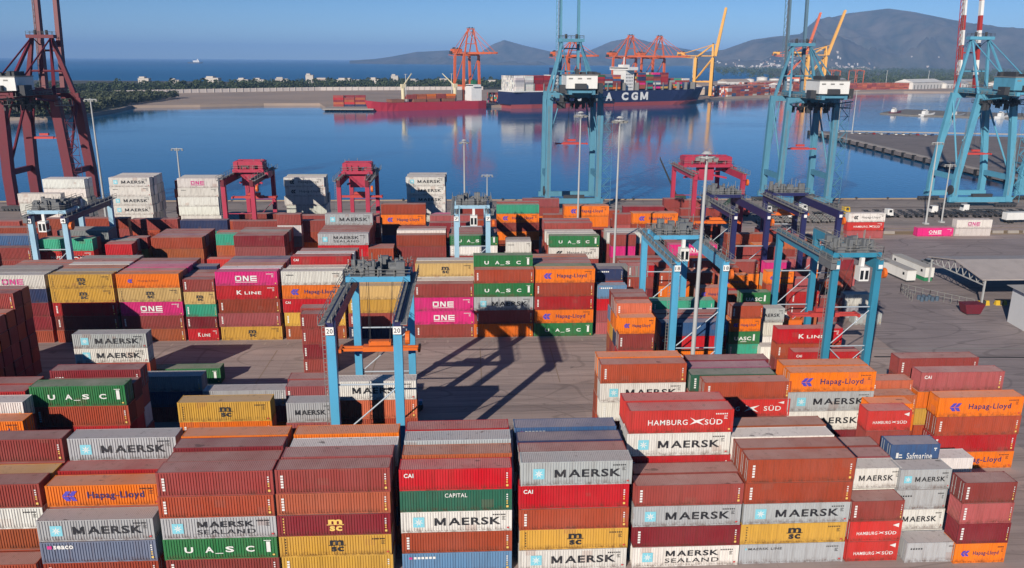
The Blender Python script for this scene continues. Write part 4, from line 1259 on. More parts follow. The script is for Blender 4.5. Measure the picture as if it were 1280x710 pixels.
    for k in range(24):
        p = hp+dv*(boom_len*k/24); e = Vector((-gx+.0, 0, 0)); e2 = Vector((-gx-1.1, 0, 0))
        if not far:
            b.bar(p+e2, p+dv*(boom_len/24)+e, .14); b.bar(p+e, p+e2, .12)
    if not far:
        b.bar(hp+Vector((-gx-1.1, 0, 0)), hp+Vector((-gx-1.1, 0, 0))+dv*boom_len, .2)
    bo = part('boom', b, bm, o)
    if stripe:
        part('white_band', b2, M_WH, bo)
    b = MB()
    nv = Vector((0, -math.sin(a), math.cos(a)))
    for k in range(26):
        p = hp+dv*(boom_len*k/26)+Vector((-gx-.4, 0, 0))+nv*.8
        b.bar(p, p+nv*1.1, .09)
    for f_ in (0, 1.1):
        p = hp+Vector((-gx-.4, 0, 0))+nv*(.8+f_); b.bar(p, p+dv*boom_len, .1)
    part('boom_walkway', b, M_GR, bo)
    b = MB()
    for sx in (-1, 1):
        top = Vector((sx*ax, ay, apex))
        if boom_ang > 45:
            mid = hp+dv*(boom_len*.42)+Vector((sx*(gx-.6), 0, 0)); b.tube(top, (top+mid)/2+Vector((0, 3.0, -6)), .14*hk, 6); b.tube((top+mid)/2+Vector((0, 3.0, -6)), mid, .14*hk, 6)
        else:
            for fr in (.42, .92):
                b.tube(top, hp+dv*(boom_len*fr)+Vector((sx*(gx-.6), 0, .8)), .16*hk+.06, 6)
    part('forestay', b, main, o)
    if not far:
        # cab, trolley and hanging spreader
        tyy = G*.45
        b = MB(); b.box(-gx-.4, gx+.4, tyy-3, tyy+3, H+.9, H+1.78); b.box(-1.2, 1.2, tyy-2, tyy+2, H-.2, H+.9)
        tr = part('trolley', b, M_DK, o)
        b = MB(); b.box(gx-.2, gx+2.0, tyy+1.2, tyy+3.6, H-2.2, H+.8)
        cb = part('cab', b, M_WH, tr)
        b = MB(); b.box(gx, gx+1.8, tyy+1.17, tyy+1.19, H-1.6, H+.2); b.box(gx+2.0, gx+2.03, tyy+1.5, tyy+3.3, H-1.6, H+.2)
        part('cab_window', b, M_GLS, cb)
        if hang:
            b = MB()
            b.box(-3.4, 3.4, tyy-.8, tyy+.8, hang, hang+.8); b.box(-6, 6, tyy-.6, tyy-.3, hang+.1, hang+.5); b.box(-6, 6, tyy+.3, tyy+.6, hang+.1, hang+.5)
            for sx in (-1, 1):
                b.box(sx*6-.25, sx*6+.25, tyy-1.2, tyy+1.2, hang, hang+.6)
            b.box(-1.6, 1.6, tyy-.5, tyy+.5, hang+1.2, hang+2)
            sp = part('spreader', b, M_LR, o)
            b = MB()
            for sx in (-1, 1):
                for sy in (-.4, .4):
                    b.tube((sx*1.4, tyy+sy, hang+1.9), (sx*1.2, tyy+sy, H+.9), .05, 5)
            part('hoist_ropes', b, M_DK, sp)
        # stairs up one leg, lift shaft, cable reel
        b = MB(); x = W/2+1.6; z = 3.0; k = 0
        while z < H-4:
            xa, xb = (x, x+2.6) if k % 2 == 0 else (x+2.6, x)
            b.bar((xa, -.6, z), (xb, -.6, z+2.9), .5, .12); b.box(min(xa, xb)-.5, max(xa, xb)+.5, -1.1, -.1, z+2.88, z+2.95)
            b.bar((xa, -1.0, z+1), (xb, -1.0, z+3.9), .07); z += 2.95; k += 1
        b.bar((x-.5, -.6, 2), (x-.5, -.6, H), .12); b.bar((x+3.1, -.6, 2), (x+3.1, -.6, H), .12)
        part('stairs', b, main, o)
        b = MB()
        for k in range(12):
            xx = rr.uniform(-W/2, W/2); b.box(xx, xx+rr.uniform(.6, 1.8), -back+rr.uniform(0, 30), -back+31+k*.01, H+.2, H+rr.uniform(.6, 1.5)) if k < 3 else b.tube((xx, rr.uniform(-back, G), H+3.8), (xx, rr.uniform(-back, G), H+5.5), .07)
        rail(b, (-Wt/2, -1, H+1.8), (Wt/2, -1, H+1.8), 1.2, 2, .05); rail(b, (-Wt/2, G+1, H+1.8), (Wt/2, G+1, H+1.8), 1.2, 2, .05)
        b.box(Wt/2+.9, Wt/2+5, -2.5, 3, H-2.0, H-1.8); rail(b, (Wt/2+5, -2.5, H-1.8), (Wt/2+5, 3, H-1.8), 1.2, 1.5, .05); rail(b, (Wt/2+.9, -2.5, H-1.8), (Wt/2+5, -2.5, H-1.8), 1.2, 1.5, .05)
        part('platform', b, M_GR, o)
        b = MB(); b.tube((-W/2-1.0, .5, 7), (-W/2-1.6, .5, 7), 1.8, 16)
        part('cable_reel', b, M_DK, o)
        b = MB(); b.box(-3.5, 4.5, -.72, .72, 4.21, 5.4)
        part('drive_housing', b, M_DK, o)
        # festoon cables, hanging machinery and cable trays under and around the girder
        b = MB(); b.box(-gx-3.4, gx+3.4, -3.5, 3.5, H-1.6, H-1.35)
        for k in range(46):
            xx = rr.uniform(-gx-3.2, gx+2.4); yy = rr.uniform(-3.4, 2.4); hh = rr.uniform(.5, 2.6)
            b.box(xx, xx+rr.uniform(.3, 1.4), yy, yy+rr.uniform(.3, 1.2), H-1.5-(hh if k % 2 else 0)-k*.002, H-1.4+(0 if k % 2 else hh))
        part('machinery_platform', b, M_DK, o)
        b = MB()
        for sx in (-1, 1):
            for (y0_, y1_) in ((-3.5, 3.5),):
                rail(b, (sx*(gx+3.4), y0_, H-1.35), (sx*(gx+3.4), y1_, H-1.35), 1.2, 1.4, .05)
        for k in range(14):
            p = Vector((rr.uniform(-gx-3, gx+3), -3.3, H-1.4)); b.bar(p, p+Vector((rr.uniform(-2, 2), rr.uniform(-.4, .4), rr.uniform(-3.4, 3))), .12)
        for k in range(9):
            yy = -back+2+k*3.6; b.tube((gx+1.2, yy, H+1.6), (gx+1.2, yy+1.8, H-.8), .06, 5); b.tube((gx+1.2, yy+1.8, H-.8), (gx+1.2, yy+3.6, H+1.6), .06, 5)
        part('festoon', b, M_DK, o)
        b = MB()
        for sx in (-1, 1):
            b = MB(); n_ = 14; x = sx*(W/2-.2)
            for k in range(n_):
                z0_, z1_ = 5+(H-8)*k/n_, 5+(H-8)*(k+1)/n_
                b.bar((x*.99, -1.05, z0_), (x*.99, -1.05, z1_), .1); b.bar((x*.99-.5, -1.05, z0_), (x*.99-.5, -1.05, z1_), .1); b.bar((x*.99, -1.05, z0_), (x*.99-.5, -1.05, z0_), .08)
            part('leg_ladder', b, M_GR, o)
        b = MB()
        b.tube((-W/2, G, H*knee+.5), (-Wt/2+3, G-.2, H-.5), .3*hk, 8); b.tube((W/2, G, H*knee+.5), (Wt/2-3, G-.2, H-.5), .3*hk, 8)
        b.tube((-W/2, 0, H*.62), (-Wt/2+4, 0, H-.4), .22*hk, 8); b.tube((W/2, 0, H*.62), (Wt/2-4, 0, H-.4), .22*hk, 8)
        part('knee_brace', b, main, o)
    return o
G2 = 'quay cranes along the near quay'
sts('quay_crane', 'dark red quay crane with raised boom at the far left', (-158, 303, 0), 0, 22, 19, 17, 40.5, 62.5, M_DR, M_WH, 84, 58, G2, hang=26, seed=1, knee=.35, hk=1.5)
sts('quay_crane', 'blue quay crane with raised boom in front of the container ship', (40.2, 303, 0), 0, 19.5, 19, 17, 42, 62.5, M_QB, M_WH, 85, 60, G2, hang=24, seed=2, knee=.3, boom_mat=M_QB)
sts('quay_crane', 'blue quay crane with long white house right of the container ship', (131, 303, 0), 0, 19.5, 18.5, 17, 40.5, 61.5, M_QB, M_WH, 85, 60, G2, hang=22, seed=3, knee=.3, boom_mat=paint('boom_steel_blue', (.10, .18, .25), .5))
sts('quay_crane', 'cyan quay crane with red and white striped raised boom', (203, 303, 0), 0, 22, 14, 17, 42, 64.5, M_CY, M_CY, 83, 58, G2, stripe=True, hang=20, seed=4, knee=.28, boom_mat=paint('boom_red', (.36, .035, .03), .5))
sts('quay_crane', 'cyan quay crane cut off at the right edge of the picture', (242, 303, 0), 0, 22, 14, 17, 42, 64.5, M_CY, M_CY, 60, 62, G2, stripe=True, hang=20, seed=5, knee=.28, boom_mat=paint('boom_red', (.36, .035, .03), .5))
G3 = 'orange and yellow cranes on the far quay'
q = R(-154)
sts('quay_crane', 'orange quay crane behind the red cargo ship', (-6, 1046, 0), q, 22, 20, 26, 60, 91, M_FO, M_FO, 0, 58, G3, hk=1.6, back=24, far=True)
sts('quay_crane', 'orange quay crane left of its twin above the container ship', (216, 1166, 0), q, 22, 20, 26, 58, 88, M_FO, M_FO, 0, 58, G3, hk=1.6, back=24, far=True)
sts('quay_crane', 'orange quay crane over the bow half of the container ship', (262, 1190, 0), q, 22, 20, 26, 58, 88, M_FO, M_FO, 0, 58, G3, hk=1.6, back=24, far=True)
sts('quay_crane', 'orange quay crane mostly hidden behind the blue crane', (130, 1120, 0), q, 22, 20, 26, 58, 80, M_FO, M_FO, 0, 50, G3, hk=1.6, back=24, far=True)
sts('quay_crane', 'yellow quay crane with raised boom at the ship bow', (360, 1285, 0), R(-110), 22, 20, 26, 60, 80, M_YL, M_YL, 81, 72, G3, hk=3.0, back=30, far=True)
sts('quay_crane', 'yellow quay crane with raised boom seen behind the second blue crane', (622, 1480, 0), R(-105), 22, 20, 30, 64, 82, M_YL, M_YL, 74, 80, G3, hk=2.8, back=26, far=True)
sts('quay_crane', 'yellow orange crane with slim raised boom beside the taller yellow one', (590, 1500, 0), R(-105), 22, 20, 30, 64, 82, M_FO, M_YL, 76, 76, G3, hk=2.6, back=26, far=True)
for k, (x, y, lab) in enumerate([(760, 1660, 'orange yard gantry beside the white sheds across the water'), (830, 1700, 'orange yard gantry right of its twin across the water')]):
    o = rtg('gantry_crane', lab, x-9, x+9, y, y+30, 38, M_FO, M_FO, .5, None, None, 'orange yard gantries across the water', seed=20+k)

# ------------------------------------------------------------------ lighting masts
M_MAST = paint('galvanised_mast', (.42, .43, .43), .5, 0, .2)
def mast(label, x, y, h, r=.42, ring=True, z0=0.0, arms=4):
    o = root('light_mast', label, 'light mast', (x, y, z0), 0, 'tall lighting masts')
    b = MB(); b.tube((0, 0, 0), (0, 0, h), r, 10, r*.5); b.box(-.8, .8, -.8, .8, 0, .5)
    part('pole', b, M_MAST, o)
    b = MB()
    if ring:
        n = 12
        for k in range(n):
            t0, t1 = 2*math.pi*k/n, 2*math.pi*(k+1)/n
            b.bar((1.25*math.cos(t0), 1.25*math.sin(t0), h-.5), (1.25*math.cos(t1), 1.25*math.sin(t1), h-.5), .16)
            if k % 3 == 0:
                b.bar((0, 0, h-.5), (1.25*math.cos(t0), 1.25*math.sin(t0), h-.5), .12)
        b.tube((0, 0, h), (0, 0, h+.4), .9, 12, .4)
    else:
        b.bar((-2, 0, h-.3), (2, 0, h-.3), .2)
    hd = part('headframe', b, M_MAST, o)
    n = 8 if ring else arms
    for k in range(n):
        t = 2*math.pi*k/n
        p = Vector((1.5*math.cos(t), 1.5*math.sin(t), h-.8)) if ring else Vector((-1.9+3.8*k/(n-1), 0, h-.7))
        b = MB(); b.box(p.x-.32, p.x+.32, p.y-.25, p.y+.25, p.z-.3, p.z+.2)
        part('floodlight', b, M_GR, hd)
    return o
mast('tall grey mast with a round lamp head beside the sky blue gantry', 37.7, 124.5, 41.4, .42)
mast('tall slim mast standing right of the green over white container stack', 34.3, 181, 43.0, .33)
mast('slim mast rising in front of the blue quay crane', 29.6, 211, 42.2, .32)
mast('slim mast on the apron left of the middle gantry cab', -1.3, 286, 27.8, .4)
mast('short mast left of the crane over the water in the centre', 7.0, 292, 15, .3, False)
mast('leaning looking grey mast beside the dark red quay crane', -124, 276, 42.4, .42, False)
mast('lamp mast rising behind the left reefer stacks', -107, 302, 23.5, .4, False)
mast('white mast standing on the yard left of the magenta container', 162.7, 270.4, 29, .36, False)
mast('thin white mast right of the magenta container', 170, 273, 21, .3, False)
mast('mast pair left post on the side pier', 300, 640, 34, .4, False)
mast('mast pair right post on the side pier', 308, 632, 34, .4, False)
mast('lamp mast above the ship bow on the far quay', 330, 1190, 60, .8, False)
for k, (x, y) in enumerate([(-75, 1010), (-20, 1060), (900, 1720), (1010, 1750)]):
    mast(['thin mast on the far quay left of the orange crane', 'thin mast on the far quay behind the red ship', 'thin mast left of the white sheds across the water', 'thin mast right of the white sheds across the water'][k], x, y, 38, .8, False)

# ------------------------------------------------------------------ ships
def loft(mb, secs):
    n = len(secs[0]); i = len(mb.v)
    for s in secs:
        mb.v += s
    for a in range(len(secs)-1):
        for k in range(n-1):
            p = i+a*n+k
            mb.f.append((p, p+n, p+n+1, p+1))
    mb.f.append(tuple(i+k for k in range(n))[::-1]); mb.f.append(tuple(i+(len(secs)-1)*n+k for k in range(n)))
def hull_secs(L, B, z0, z1, flare=4, bow=.14, sheer=3):
    out = []
    for k in range(25):
        t = k/24; x = -L/2 + L*t
        w = B/2
        if t > 1-bow:
            u = (t-(1-bow))/bow; w = B/2*(1-u**1.8)
        if t < .08:
            w = B/2*(.72+.28*t/.08)
        zt = z1 + sheer*max(0, (t-.86)/.14)**1.2 * (1 if z1 > 2 else 0)
        xt = x + (flare*max(0, (t-.85)/.15) if z1 > 2 else flare*.2*max(0, (t-.85)/.15))
        xb = x
        wb = max(.05, w*.97 if t < .8 else w*(.97-.3*(t-.8)/.2)); wt = max(.25, w + (B*.10*max(0, (t-.8)/.2) if t < .985 else 0))
        out.append([(xb, -wb, z0), (xt, -wt, zt), (xt, wt, zt), (xb, wb, z0)])
    return out

MIX = [CC[k][0] for k in 'bbccdoorgkBnGtwpeyz']
def cargo(name, label, rows, parent_loc, rz, seed):
    """rows: (x0, x1, y0, y1, z, n tiers max, palette)"""
    rr = random.Random(seed); v, f, c, r = [], [], [], []
    ca, sa = math.cos(rz), math.sin(rz)
    for x0, x1, y0, y1, z, n, pal in rows:
        x = x0
        while x + 12.2 <= x1+.1:
            y = y0
            while y + 2.44 <= y1+.1:
                nn = max(1, n - rr.choice((0, 0, 0, 1, 1)))
                for k in range(nn):
                    mb = MB(); mb.box(x, x+12.1, y, y+2.42, z+k*2.6, z+k*2.6+2.57); i0 = len(v)
                    v += [(parent_loc[0]+ca*a-sa*b, parent_loc[1]+sa*a+ca*b, parent_loc[2]+zz) for a, b, zz in mb.v]
                    f += [tuple(q+i0 for q in ff) for ff in mb.f]
                    c += [vary(rr.choice(pal), rr)]*6; r += [0, 1, 0, 0, 0, 0]
                y += 2.5
            x += 12.9
    return tag(link(name, attr_mesh(name, v, f, c, r, (M_SIDE_A, M_ROOF_A))), label, 'containers', None, 'stuff')

# large container ship
px = R(26.0); SL = (188, 1088, -3)
o = root('container_ship', 'dark blue container ship with white hull lettering at the far quay', 'ship', SL, px)
b = MB(); loft(b, hull_secs(318, 42, 5.0, 20, 9)); part('hull', b, paint('hull_navy', (.014, .022, .075), .5, 0, .2, .05), o)
b = MB(); loft(b, hull_secs(312, 41.6, -2, 4.98, 2, .13, 0)); part('boot_topping', b, paint('hull_red', (.30, .06, .06), .6, 0, .2, .05), o)
ik = Ink()
for ch, x in (('C', -62), ('M', -38), ('A', -13), ('C', 13), ('G', 29), ('M', 45)):
    if ch == 'M':
        ik.wide_m(x, 12.6, 13, 10.5, 'w', .22)
    else:
        ik.text(ch, x, 12.6, 11, 10.5, 'w', .10)
for ink, mb in ik.g.items():
    link('hull_lettering', mb.mesh('hull_lettering', (INK[ink],)), o, (0, -21.25, 0))
def island(x0, x1, z1, wide, lab):
    b = MB(); b.box(x0, x1, -14, 14, 20, z1)
    ds = part('deckhouse', b, M_WH, o)
    if wide:
        b = MB(); b.box(x0-1, x1+1, -21, 21, z1+.02, z1+4); b.box(x0+2, x1-2, -6, 6, z1+4.02, z1+7); b.tube(((x0+x1)/2, 0, z1+7), ((x0+x1)/2, 0, z1+17), .7, 6)
        part('bridge', b, M_WH, ds)
        b = MB(); b.box(x0-1.05, x1+1.05, -20, 20, z1+1.8, z1+3.2)
        part('bridge_windows', b, M_GLS, ds)
    else:
        b = MB(); b.box(x0+3, x1-3, -6, 6, z1+.02, z1+9)
        part('funnel', b, paint('funnel_navy', (.02, .03, .10), .5), ds)
    b = MB()
    for k in range(5):
        for j in range(5):
            b.box(x0+1+k*2.4, x0+2.2+k*2.4, -14.05, -14.02, 23+j*4.2, 24.4+j*4.2)
    part('porthole_windows', b, M_GLS, ds)
island(18, 32, 46, True, 'bridge'); island(-92, -76, 40, False, 'aft')
b = MB()
for x in list(range(-140, -96, 14)) + list(range(-70, 16, 14)) + list(range(36, 140, 14)):
    b.box(x-.5, x+.5, -20, 20, 20.02, 30)
part('lashing_bridges', b, M_GR, o)
b = MB(); b.box(-155, -78, -20.9, 20.9, 20.02, 21.2)
part('stern_deck', b, M_WH, o)
WP = [CC['w'][0]]*3 + [CC['g'][0]]
cargo('ship_cargo', 'white and mixed containers stacked on the stern of the container ship', [(-152, -126, -19, 19, 21.3, 7, WP), (-125, -99, -19, 19, 21.3, 7, [CC['b'][0], CC['d'][0], CC['r'][0]])], SL, px, 5)
cargo('ship_cargo', 'mixed containers stacked amidships on the container ship', [(-70, 14, -19, 19, 22, 7, MIX), (36, 88, -19, 19, 22, 8, MIX), (90, 132, -15, 15, 22, 5, MIX)], SL, px, 6)

# red general cargo ship
RS = (-47, 984, -3); rz = R(27)
o = root('cargo_ship', 'red cargo ship with white stern house and pale deck cranes', 'ship', RS, rz + math.pi)
b = MB(); loft(b, hull_secs(150, 22, -1, 9.5, 5, .16, 3)); part('hull', b, paint('ship_red', (.42, .03, .05), .5, 0, .25, .1), o)
b = MB(); b.box(-68, -54, -9, 9, 9.6, 26); b.box(-66, -56, -11, 11, 26.02, 29)
dh = part('deckhouse', b, M_WH, o)
b = MB(); b.box(-66.1, -55.9, -10, 10, 27, 28.3)
part('bridge_windows', b, M_GLS, dh)
b = MB(); b.box(-64, -59, -3, 3, 29.03, 34)
part('funnel', b, paint('funnel_green', (.02, .14, .07), .5), dh)
for k, x in enumerate((-36, 32)):
    b = MB(); b.tube((x, 0, 9.4), (x, 0, 28), 2.2, 10); b.bar((x, 0, 27), (x+(-1)**k*14, -6, 42), 1.6, 1.6, .8, .8); b.box(x-2.4, x+2.4, -2.4, 2.4, 26, 30)
    part('deck_crane', b, paint('deck_crane_cream', (.70, .62, .40), .6), o)
b = MB()
for x in (-24, -4, 14, 42):
    b.box(x-8, x+8, -8, 8, 9.6, 13)
part('hatch_covers', b, paint('hatch_brown', (.22, .10, .06), .7), o)
cargo('ship_cargo', 'orange and brown containers on the deck of the red ship', [(-34, 32, -7, 7, 13.1, 2, [CC['e'][0], CC['o'][0], CC['b'][0]])], RS, rz+math.pi, 9)

# far freighter on the horizon
o = root('distant_ship', 'tiny white ship out on the open bay near the horizon', 'ship', (-2900, 9000, -3), 0)
b = MB(); loft(b, hull_secs(150, 24, 0, 12, 6)); part('hull', b, M_DK, o)
b = MB(); b.box(-20, 45, -9, 9, 12, 30); b.box(20, 36, -6, 6, 30, 44); part('superstructure', b, M_WH, o)

# ------------------------------------------------------------------ far quays, their containers, sheds and town
cargo('distant_container_stacks', 'mixed containers standing on the far quay behind the ships', [(0, 110, 0, 30, 0, 5, MIX), (120, 330, 10, 45, 0, 4, MIX)], (40, 1075, 0), R(26), 12)
cargo('distant_container_stacks', 'few coloured containers on the jetty left of the red ship', [(0, 46, 0, 13, 0, 5, [CC['d'][0], CC['e'][0], CC['b'][0], CC['n'][0], CC['b'][0], CC['r'][0]])], (-160, 985, .2), R(4), 13)
cargo('distant_container_stacks', 'orange and rust containers on the far right terminal', [(0, 140, 0, 60, 0, 6, [CC['e'][0], CC['s'][0], CC['b'][0], CC['w'][0], CC['c'][0]]), (160, 420, 20, 90, 0, 5, [CC['e'][0], CC['s'][0], CC['b'][0], CC['k'][0]])], (455, 1345, 0), R(36), 14)
cargo('distant_container_stacks', 'brown containers and rigs beyond the sheds on the far terminal', [(0, 240, 0, 40, 0, 4, [CC['e'][0], CC['s'][0], CC['b'][0]])], (620, 1620, 0), R(34), 15)
g = MB()
for k in range(6):
    g.box(-164+k*9, -158+k*9, 948, 956, -5, -1.2)
tag(link('jetty_piles', g.mesh('jetty_piles', (flat('pile_black', (.02, .02, .02), .8),))), kind='structure')
g = MB(); g.box(-166, -108, 944, 1000, -1.2, .18)
tag(link('jetty', g.mesh('jetty', (paint('light_concrete', (.34, .31, .28), .9),))), kind='structure')

def shed(label, x, y, L, D, h, rz, wall, roof, cat='shed', name='warehouse'):
    o = root(name, label, cat, (x, y, 0), rz)
    b = MB(); b.box(-L/2, L/2, -D/2, D/2, 0, h); part('wall', b, wall, o)
    b = MB(); b.prism([(-D/2-1, 0), (D/2+1, 0), (0, D*.16)], -L/2-1, L/2+1)
    b.v = [(z, a, h+.02+c) for a, c, z in b.v]
    part('roof', b, roof, o)
    b = MB(); n = max(2, int(L/14))
    for k in range(n):
        xx = -L/2+L*(k+.5)/n
        b.box(xx-2, xx+2, -D/2-.06, -D/2-.02, .1, h*.6)
    part('doors', b, M_GR, o)
    return o
M_WW = paint('shed_white', (.68, .66, .62), .7, 0, .25, .1)
shed('long white shed on the far right terminal shore', 985, 1740, 130, 40, 14, R(34), M_WW, M_WW)
shed('lower white shed in front of the tree belt across the water', 1085, 1790, 90, 35, 11, R(30), M_WW, paint('shed_roof_grey', (.4, .4, .4), .7))
shed('pale shed left of the orange yard gantries', 560, 1440, 40, 24, 15, R(34), M_WW, M_WW)
shed('small pale shed behind the yellow crane', 700, 1580, 60, 30, 12, R(30), M_WW, paint('shed_roof_tan', (.4, .32, .26), .7))
o = shed('white warehouse with low gable at the right edge of the lot', 130, 151, 23, 20, 8.2, R(-6), paint('warehouse_white', (.66, .68, .70), .6, 0, .1, .2), paint('shed_roof_grey', (.4, .4, .4), .7))

# boundary wall of the spit
o = root('boundary_wall', 'long white wall along the sandy spit below the trees', 'wall', (0, 0, 0))
b = MB()
pts = [(-544, 1299), (-400, 1400), (-265, 1490), (-110, 1530), (30, 1560)]
for p, q2 in zip(pts, pts[1:]):
    b.bar((p[0], p[1], 3), (q2[0], q2[1], 3), 1.0, 6)
part('wall_panel', b, paint('wall_white', (.62, .56, .52), .8, 0, .3, .05), o)
b = MB()
for p, q2 in zip(pts, pts[1:]):
    for k in range(14):
        x = p[0]+(q2[0]-p[0])*k/14; y = p[1]+(q2[1]-p[1])*k/14
        b.box(x-.7, x+.7, y-1.1, y-.3, 0, 6.4)
part('posts', b, paint('wall_post', (.45, .41, .38), .8), o)

# trees
def leaf_mat(name, c0, c1):
    mt, nt, b = new_mat(name)
    pos = N(nt, 'ShaderNodeNewGeometry').outputs['Position']
    c = mixc(nt, ramp(nt, noise(nt, pos, .11, 3), .35, .65), c0, c1)
    nt.links.new(c, b.inputs['Base Color']); b.inputs['Roughness'].default_value = .7
    return mt
M_LEAF = leaf_mat('belt_leaves', (.028, .050, .018), (.065, .085, .030))
M_MANG = leaf_mat('mangrove_leaves', (.040, .056, .024), (.085, .095, .040))
def tree_belt(name, label, n, fn, hmin, hmax, seed, mt, quads=38):
    rr = random.Random(seed); v, f = [], []
    for _ in range(n):
        x, y, z0 = fn(rr); h = rr.uniform(hmin, hmax); w = h*rr.uniform(.35, .6)
        for k in range(quads):
            t = rr.random()*2*math.pi; ph = rr.uniform(-.5, 1); rad = w*math.sqrt(max(0, 1-ph*ph))*rr.uniform(.55, 1)
            c = Vector((x+rad*math.cos(t), y+rad*math.sin(t), z0 + h*.55+ph*h*.45))
            s = h*rr.uniform(.07, .17)
            a = Vector((rr.gauss(0, 1), rr.gauss(0, 1), rr.gauss(0, 1))).normalized(); b2 = a.orthogonal().normalized()
            i = len(v); v += [tuple(c+a*s), tuple(c+b2*s), tuple(c-a*s), tuple(c-b2*s)]; f.append((i, i+1, i+2, i+3))
        if rr.random() < .3:
            i = len(v); r_ = .25; v += [(x-r_, y, z0), (x+r_, y, z0), (x+r_*.5, y, z0+h*.7), (x-r_*.5, y, z0+h*.7)]; f.append((i, i+1, i+2, i+3))
    me = bpy.data.meshes.new(name); me.from_pydata(v, [], f); me.materials.append(mt)
    return tag(link(name, me), label, 'trees', None, 'stuff')
def spit_pt(rr):
    x = rr.uniform(-1500, 420); y0 = 1300+ (x+544)*.70 if x < -265 else 1495+(x+265)*.25
    y0 = max(1120, y0) if x < -544 else y0
    return x, y0 + 14 + abs(rr.gauss(0, 170)), 0
tree_belt('tree_belt', 'dark green tree belt along the spit behind the white wall', 2300, spit_pt, 7, 15, 1, M_LEAF)
def mang_pt(rr):
    while True:
        x, y = -392-abs(rr.gauss(0, 150)), rr.uniform(720, 1190)
        if y > 792 - max(0, -480-x)*1.0 and (x < -408 or y < 900) and x < -392-max(0, 812-y)*.6:
            return x, y, 0
tree_belt('mangrove', 'green mangrove thicket on the near left bank', 2600, mang_pt, 6, 11, 2, M_MANG)
def right_pt(rr):
    x = rr.uniform(900, 3600); return x, 1850 + .36*(x-900)*rr.random() + abs(rr.gauss(0, 500)), 0
tree_belt('tree_belt', 'dark green woods on the flat land below the big hill', 2600, right_pt, 10, 20, 3, M_LEAF, 16)
def far_pt(rr):
    a = rr.uniform(17, 40); D = rr.uniform(3300, 6200); return D*math.sin(R(a)), D*math.cos(R(a)), 0
tree_belt('tree_belt', 'hazy distant woods on the coastal plain by the hillside town', 2200, far_pt, 12, 24, 4, M_LEAF, 12)
g = MB(); g.prism([(-1500, 700), (-562, 702), (-482, 784), (-405, 806), (-388, 850), (-394, 940), (-404, 995), (-450, 1100), (-600, 1230), (-1500, 1140)], .0, .14)
tag(link('forest_floor', g.mesh('forest_floor', (ground_mat('mangrove_floor', (.04, .05, .025), (.07, .075, .04), .02, False),))), kind='structure')
g = MB(); g.prism([(-1500, 1150), (-560, 1310), (-265, 1505), (420, 1660), (420, 1960), (-700, 2040), (-1500, 2080)], .0, .1)
tag(link('forest_floor', g.mesh('forest_floor', (ground_mat('forest_floor', (.05, .055, .03), (.09, .08, .05), .02, False),))), kind='structure')
g = MB(); g.prism([(880, 1850), (2600, 1900), (2600, 2200), (1000, 2340), (880, 2330)], .0, .12)
tag(link('forest_floor', g.mesh('forest_floor', (ground_mat('forest_floor', (.05, .055, .03), (.09, .08, .05), .02, False),))), kind='structure')

# villas above the trees of the spit
M_VW = paint('villa_white', (.52, .48, .43), .7, 0, .2, .1); M_VR = paint('villa_roof', (.36, .20, .14), .7, 0, .2, .1)
VP = [(-700, 1790, 30, 'small pale villa at the left end of the tree belt'), (-640, 1800, 26, 'pale villa beside the dark red crane frame'), (-566, 1830, 40, 'low white villa above the left tree belt'), (-505, 1850, 34, 'cream villa with a flat roof above the tree belt'), (-470, 1850, 46, 'wide cream villa with two wings in the tree belt'), (-420, 1850, 36, 'bright white villa right of the cream ones'),
      (-360, 1870, 22, 'white tower block villa left of the long dark roof'), (-330, 1880, 66, 'long villa with a dark red roof on the spit'), (-275, 1890, 70, 'long bright white row house on the spit'), (-215, 1900, 34, 'small white villa right of the long row house'), (-170, 1905, 24, 'white villa beside a lone palm on the spit'),
      (-118, 1800, 30, 'round topped white villa left of the far quay mast'), (-50, 1830, 44, 'pale villa pair with hipped roof on the spit'), (-5, 1830, 30, 'pale villa with brown roof on the spit'), (62, 1800, 52, 'bright white modern villa near the orange crane'), (104, 1810, 34, 'low white villa right of the modern one'), (140, 1810, 22, 'white dome like villa close to the orange crane')]
for k, (x, y, L, lab) in enumerate(VP):
    rr = random.Random(k); h = rr.uniform(8, 13) + (7 if L < 25 else 0); L *= rr.uniform(.55, .8)
    o = root('villa', lab, 'villa', (x*.98, y, 0), R(rr.uniform(-15, 15)), 'villas on the spit')
    b = MB(); b.box(-L/2, L/2, -7, 7, 0, h); b.box(-L/2+L*.1, L*.1, -6, 6, h+.02, h+4); part('wall', b, M_VW, o)
    b = MB(); b.box(-L/2-.5, L/2+.5, -7.5, 7.5, h+.03, h+.8)
    part('roof', b, M_VR if k in (7, 12, 13) else M_VW, o)
    for j in range(int(L/6)):
        for z in (2.5, 6.5):
            b = MB(); b.box(-L/2+1.5+j*6, -L/2+4+j*6, -7.08, -7.03, z, z+1.8)
            part('window', b, M_GLS, o)

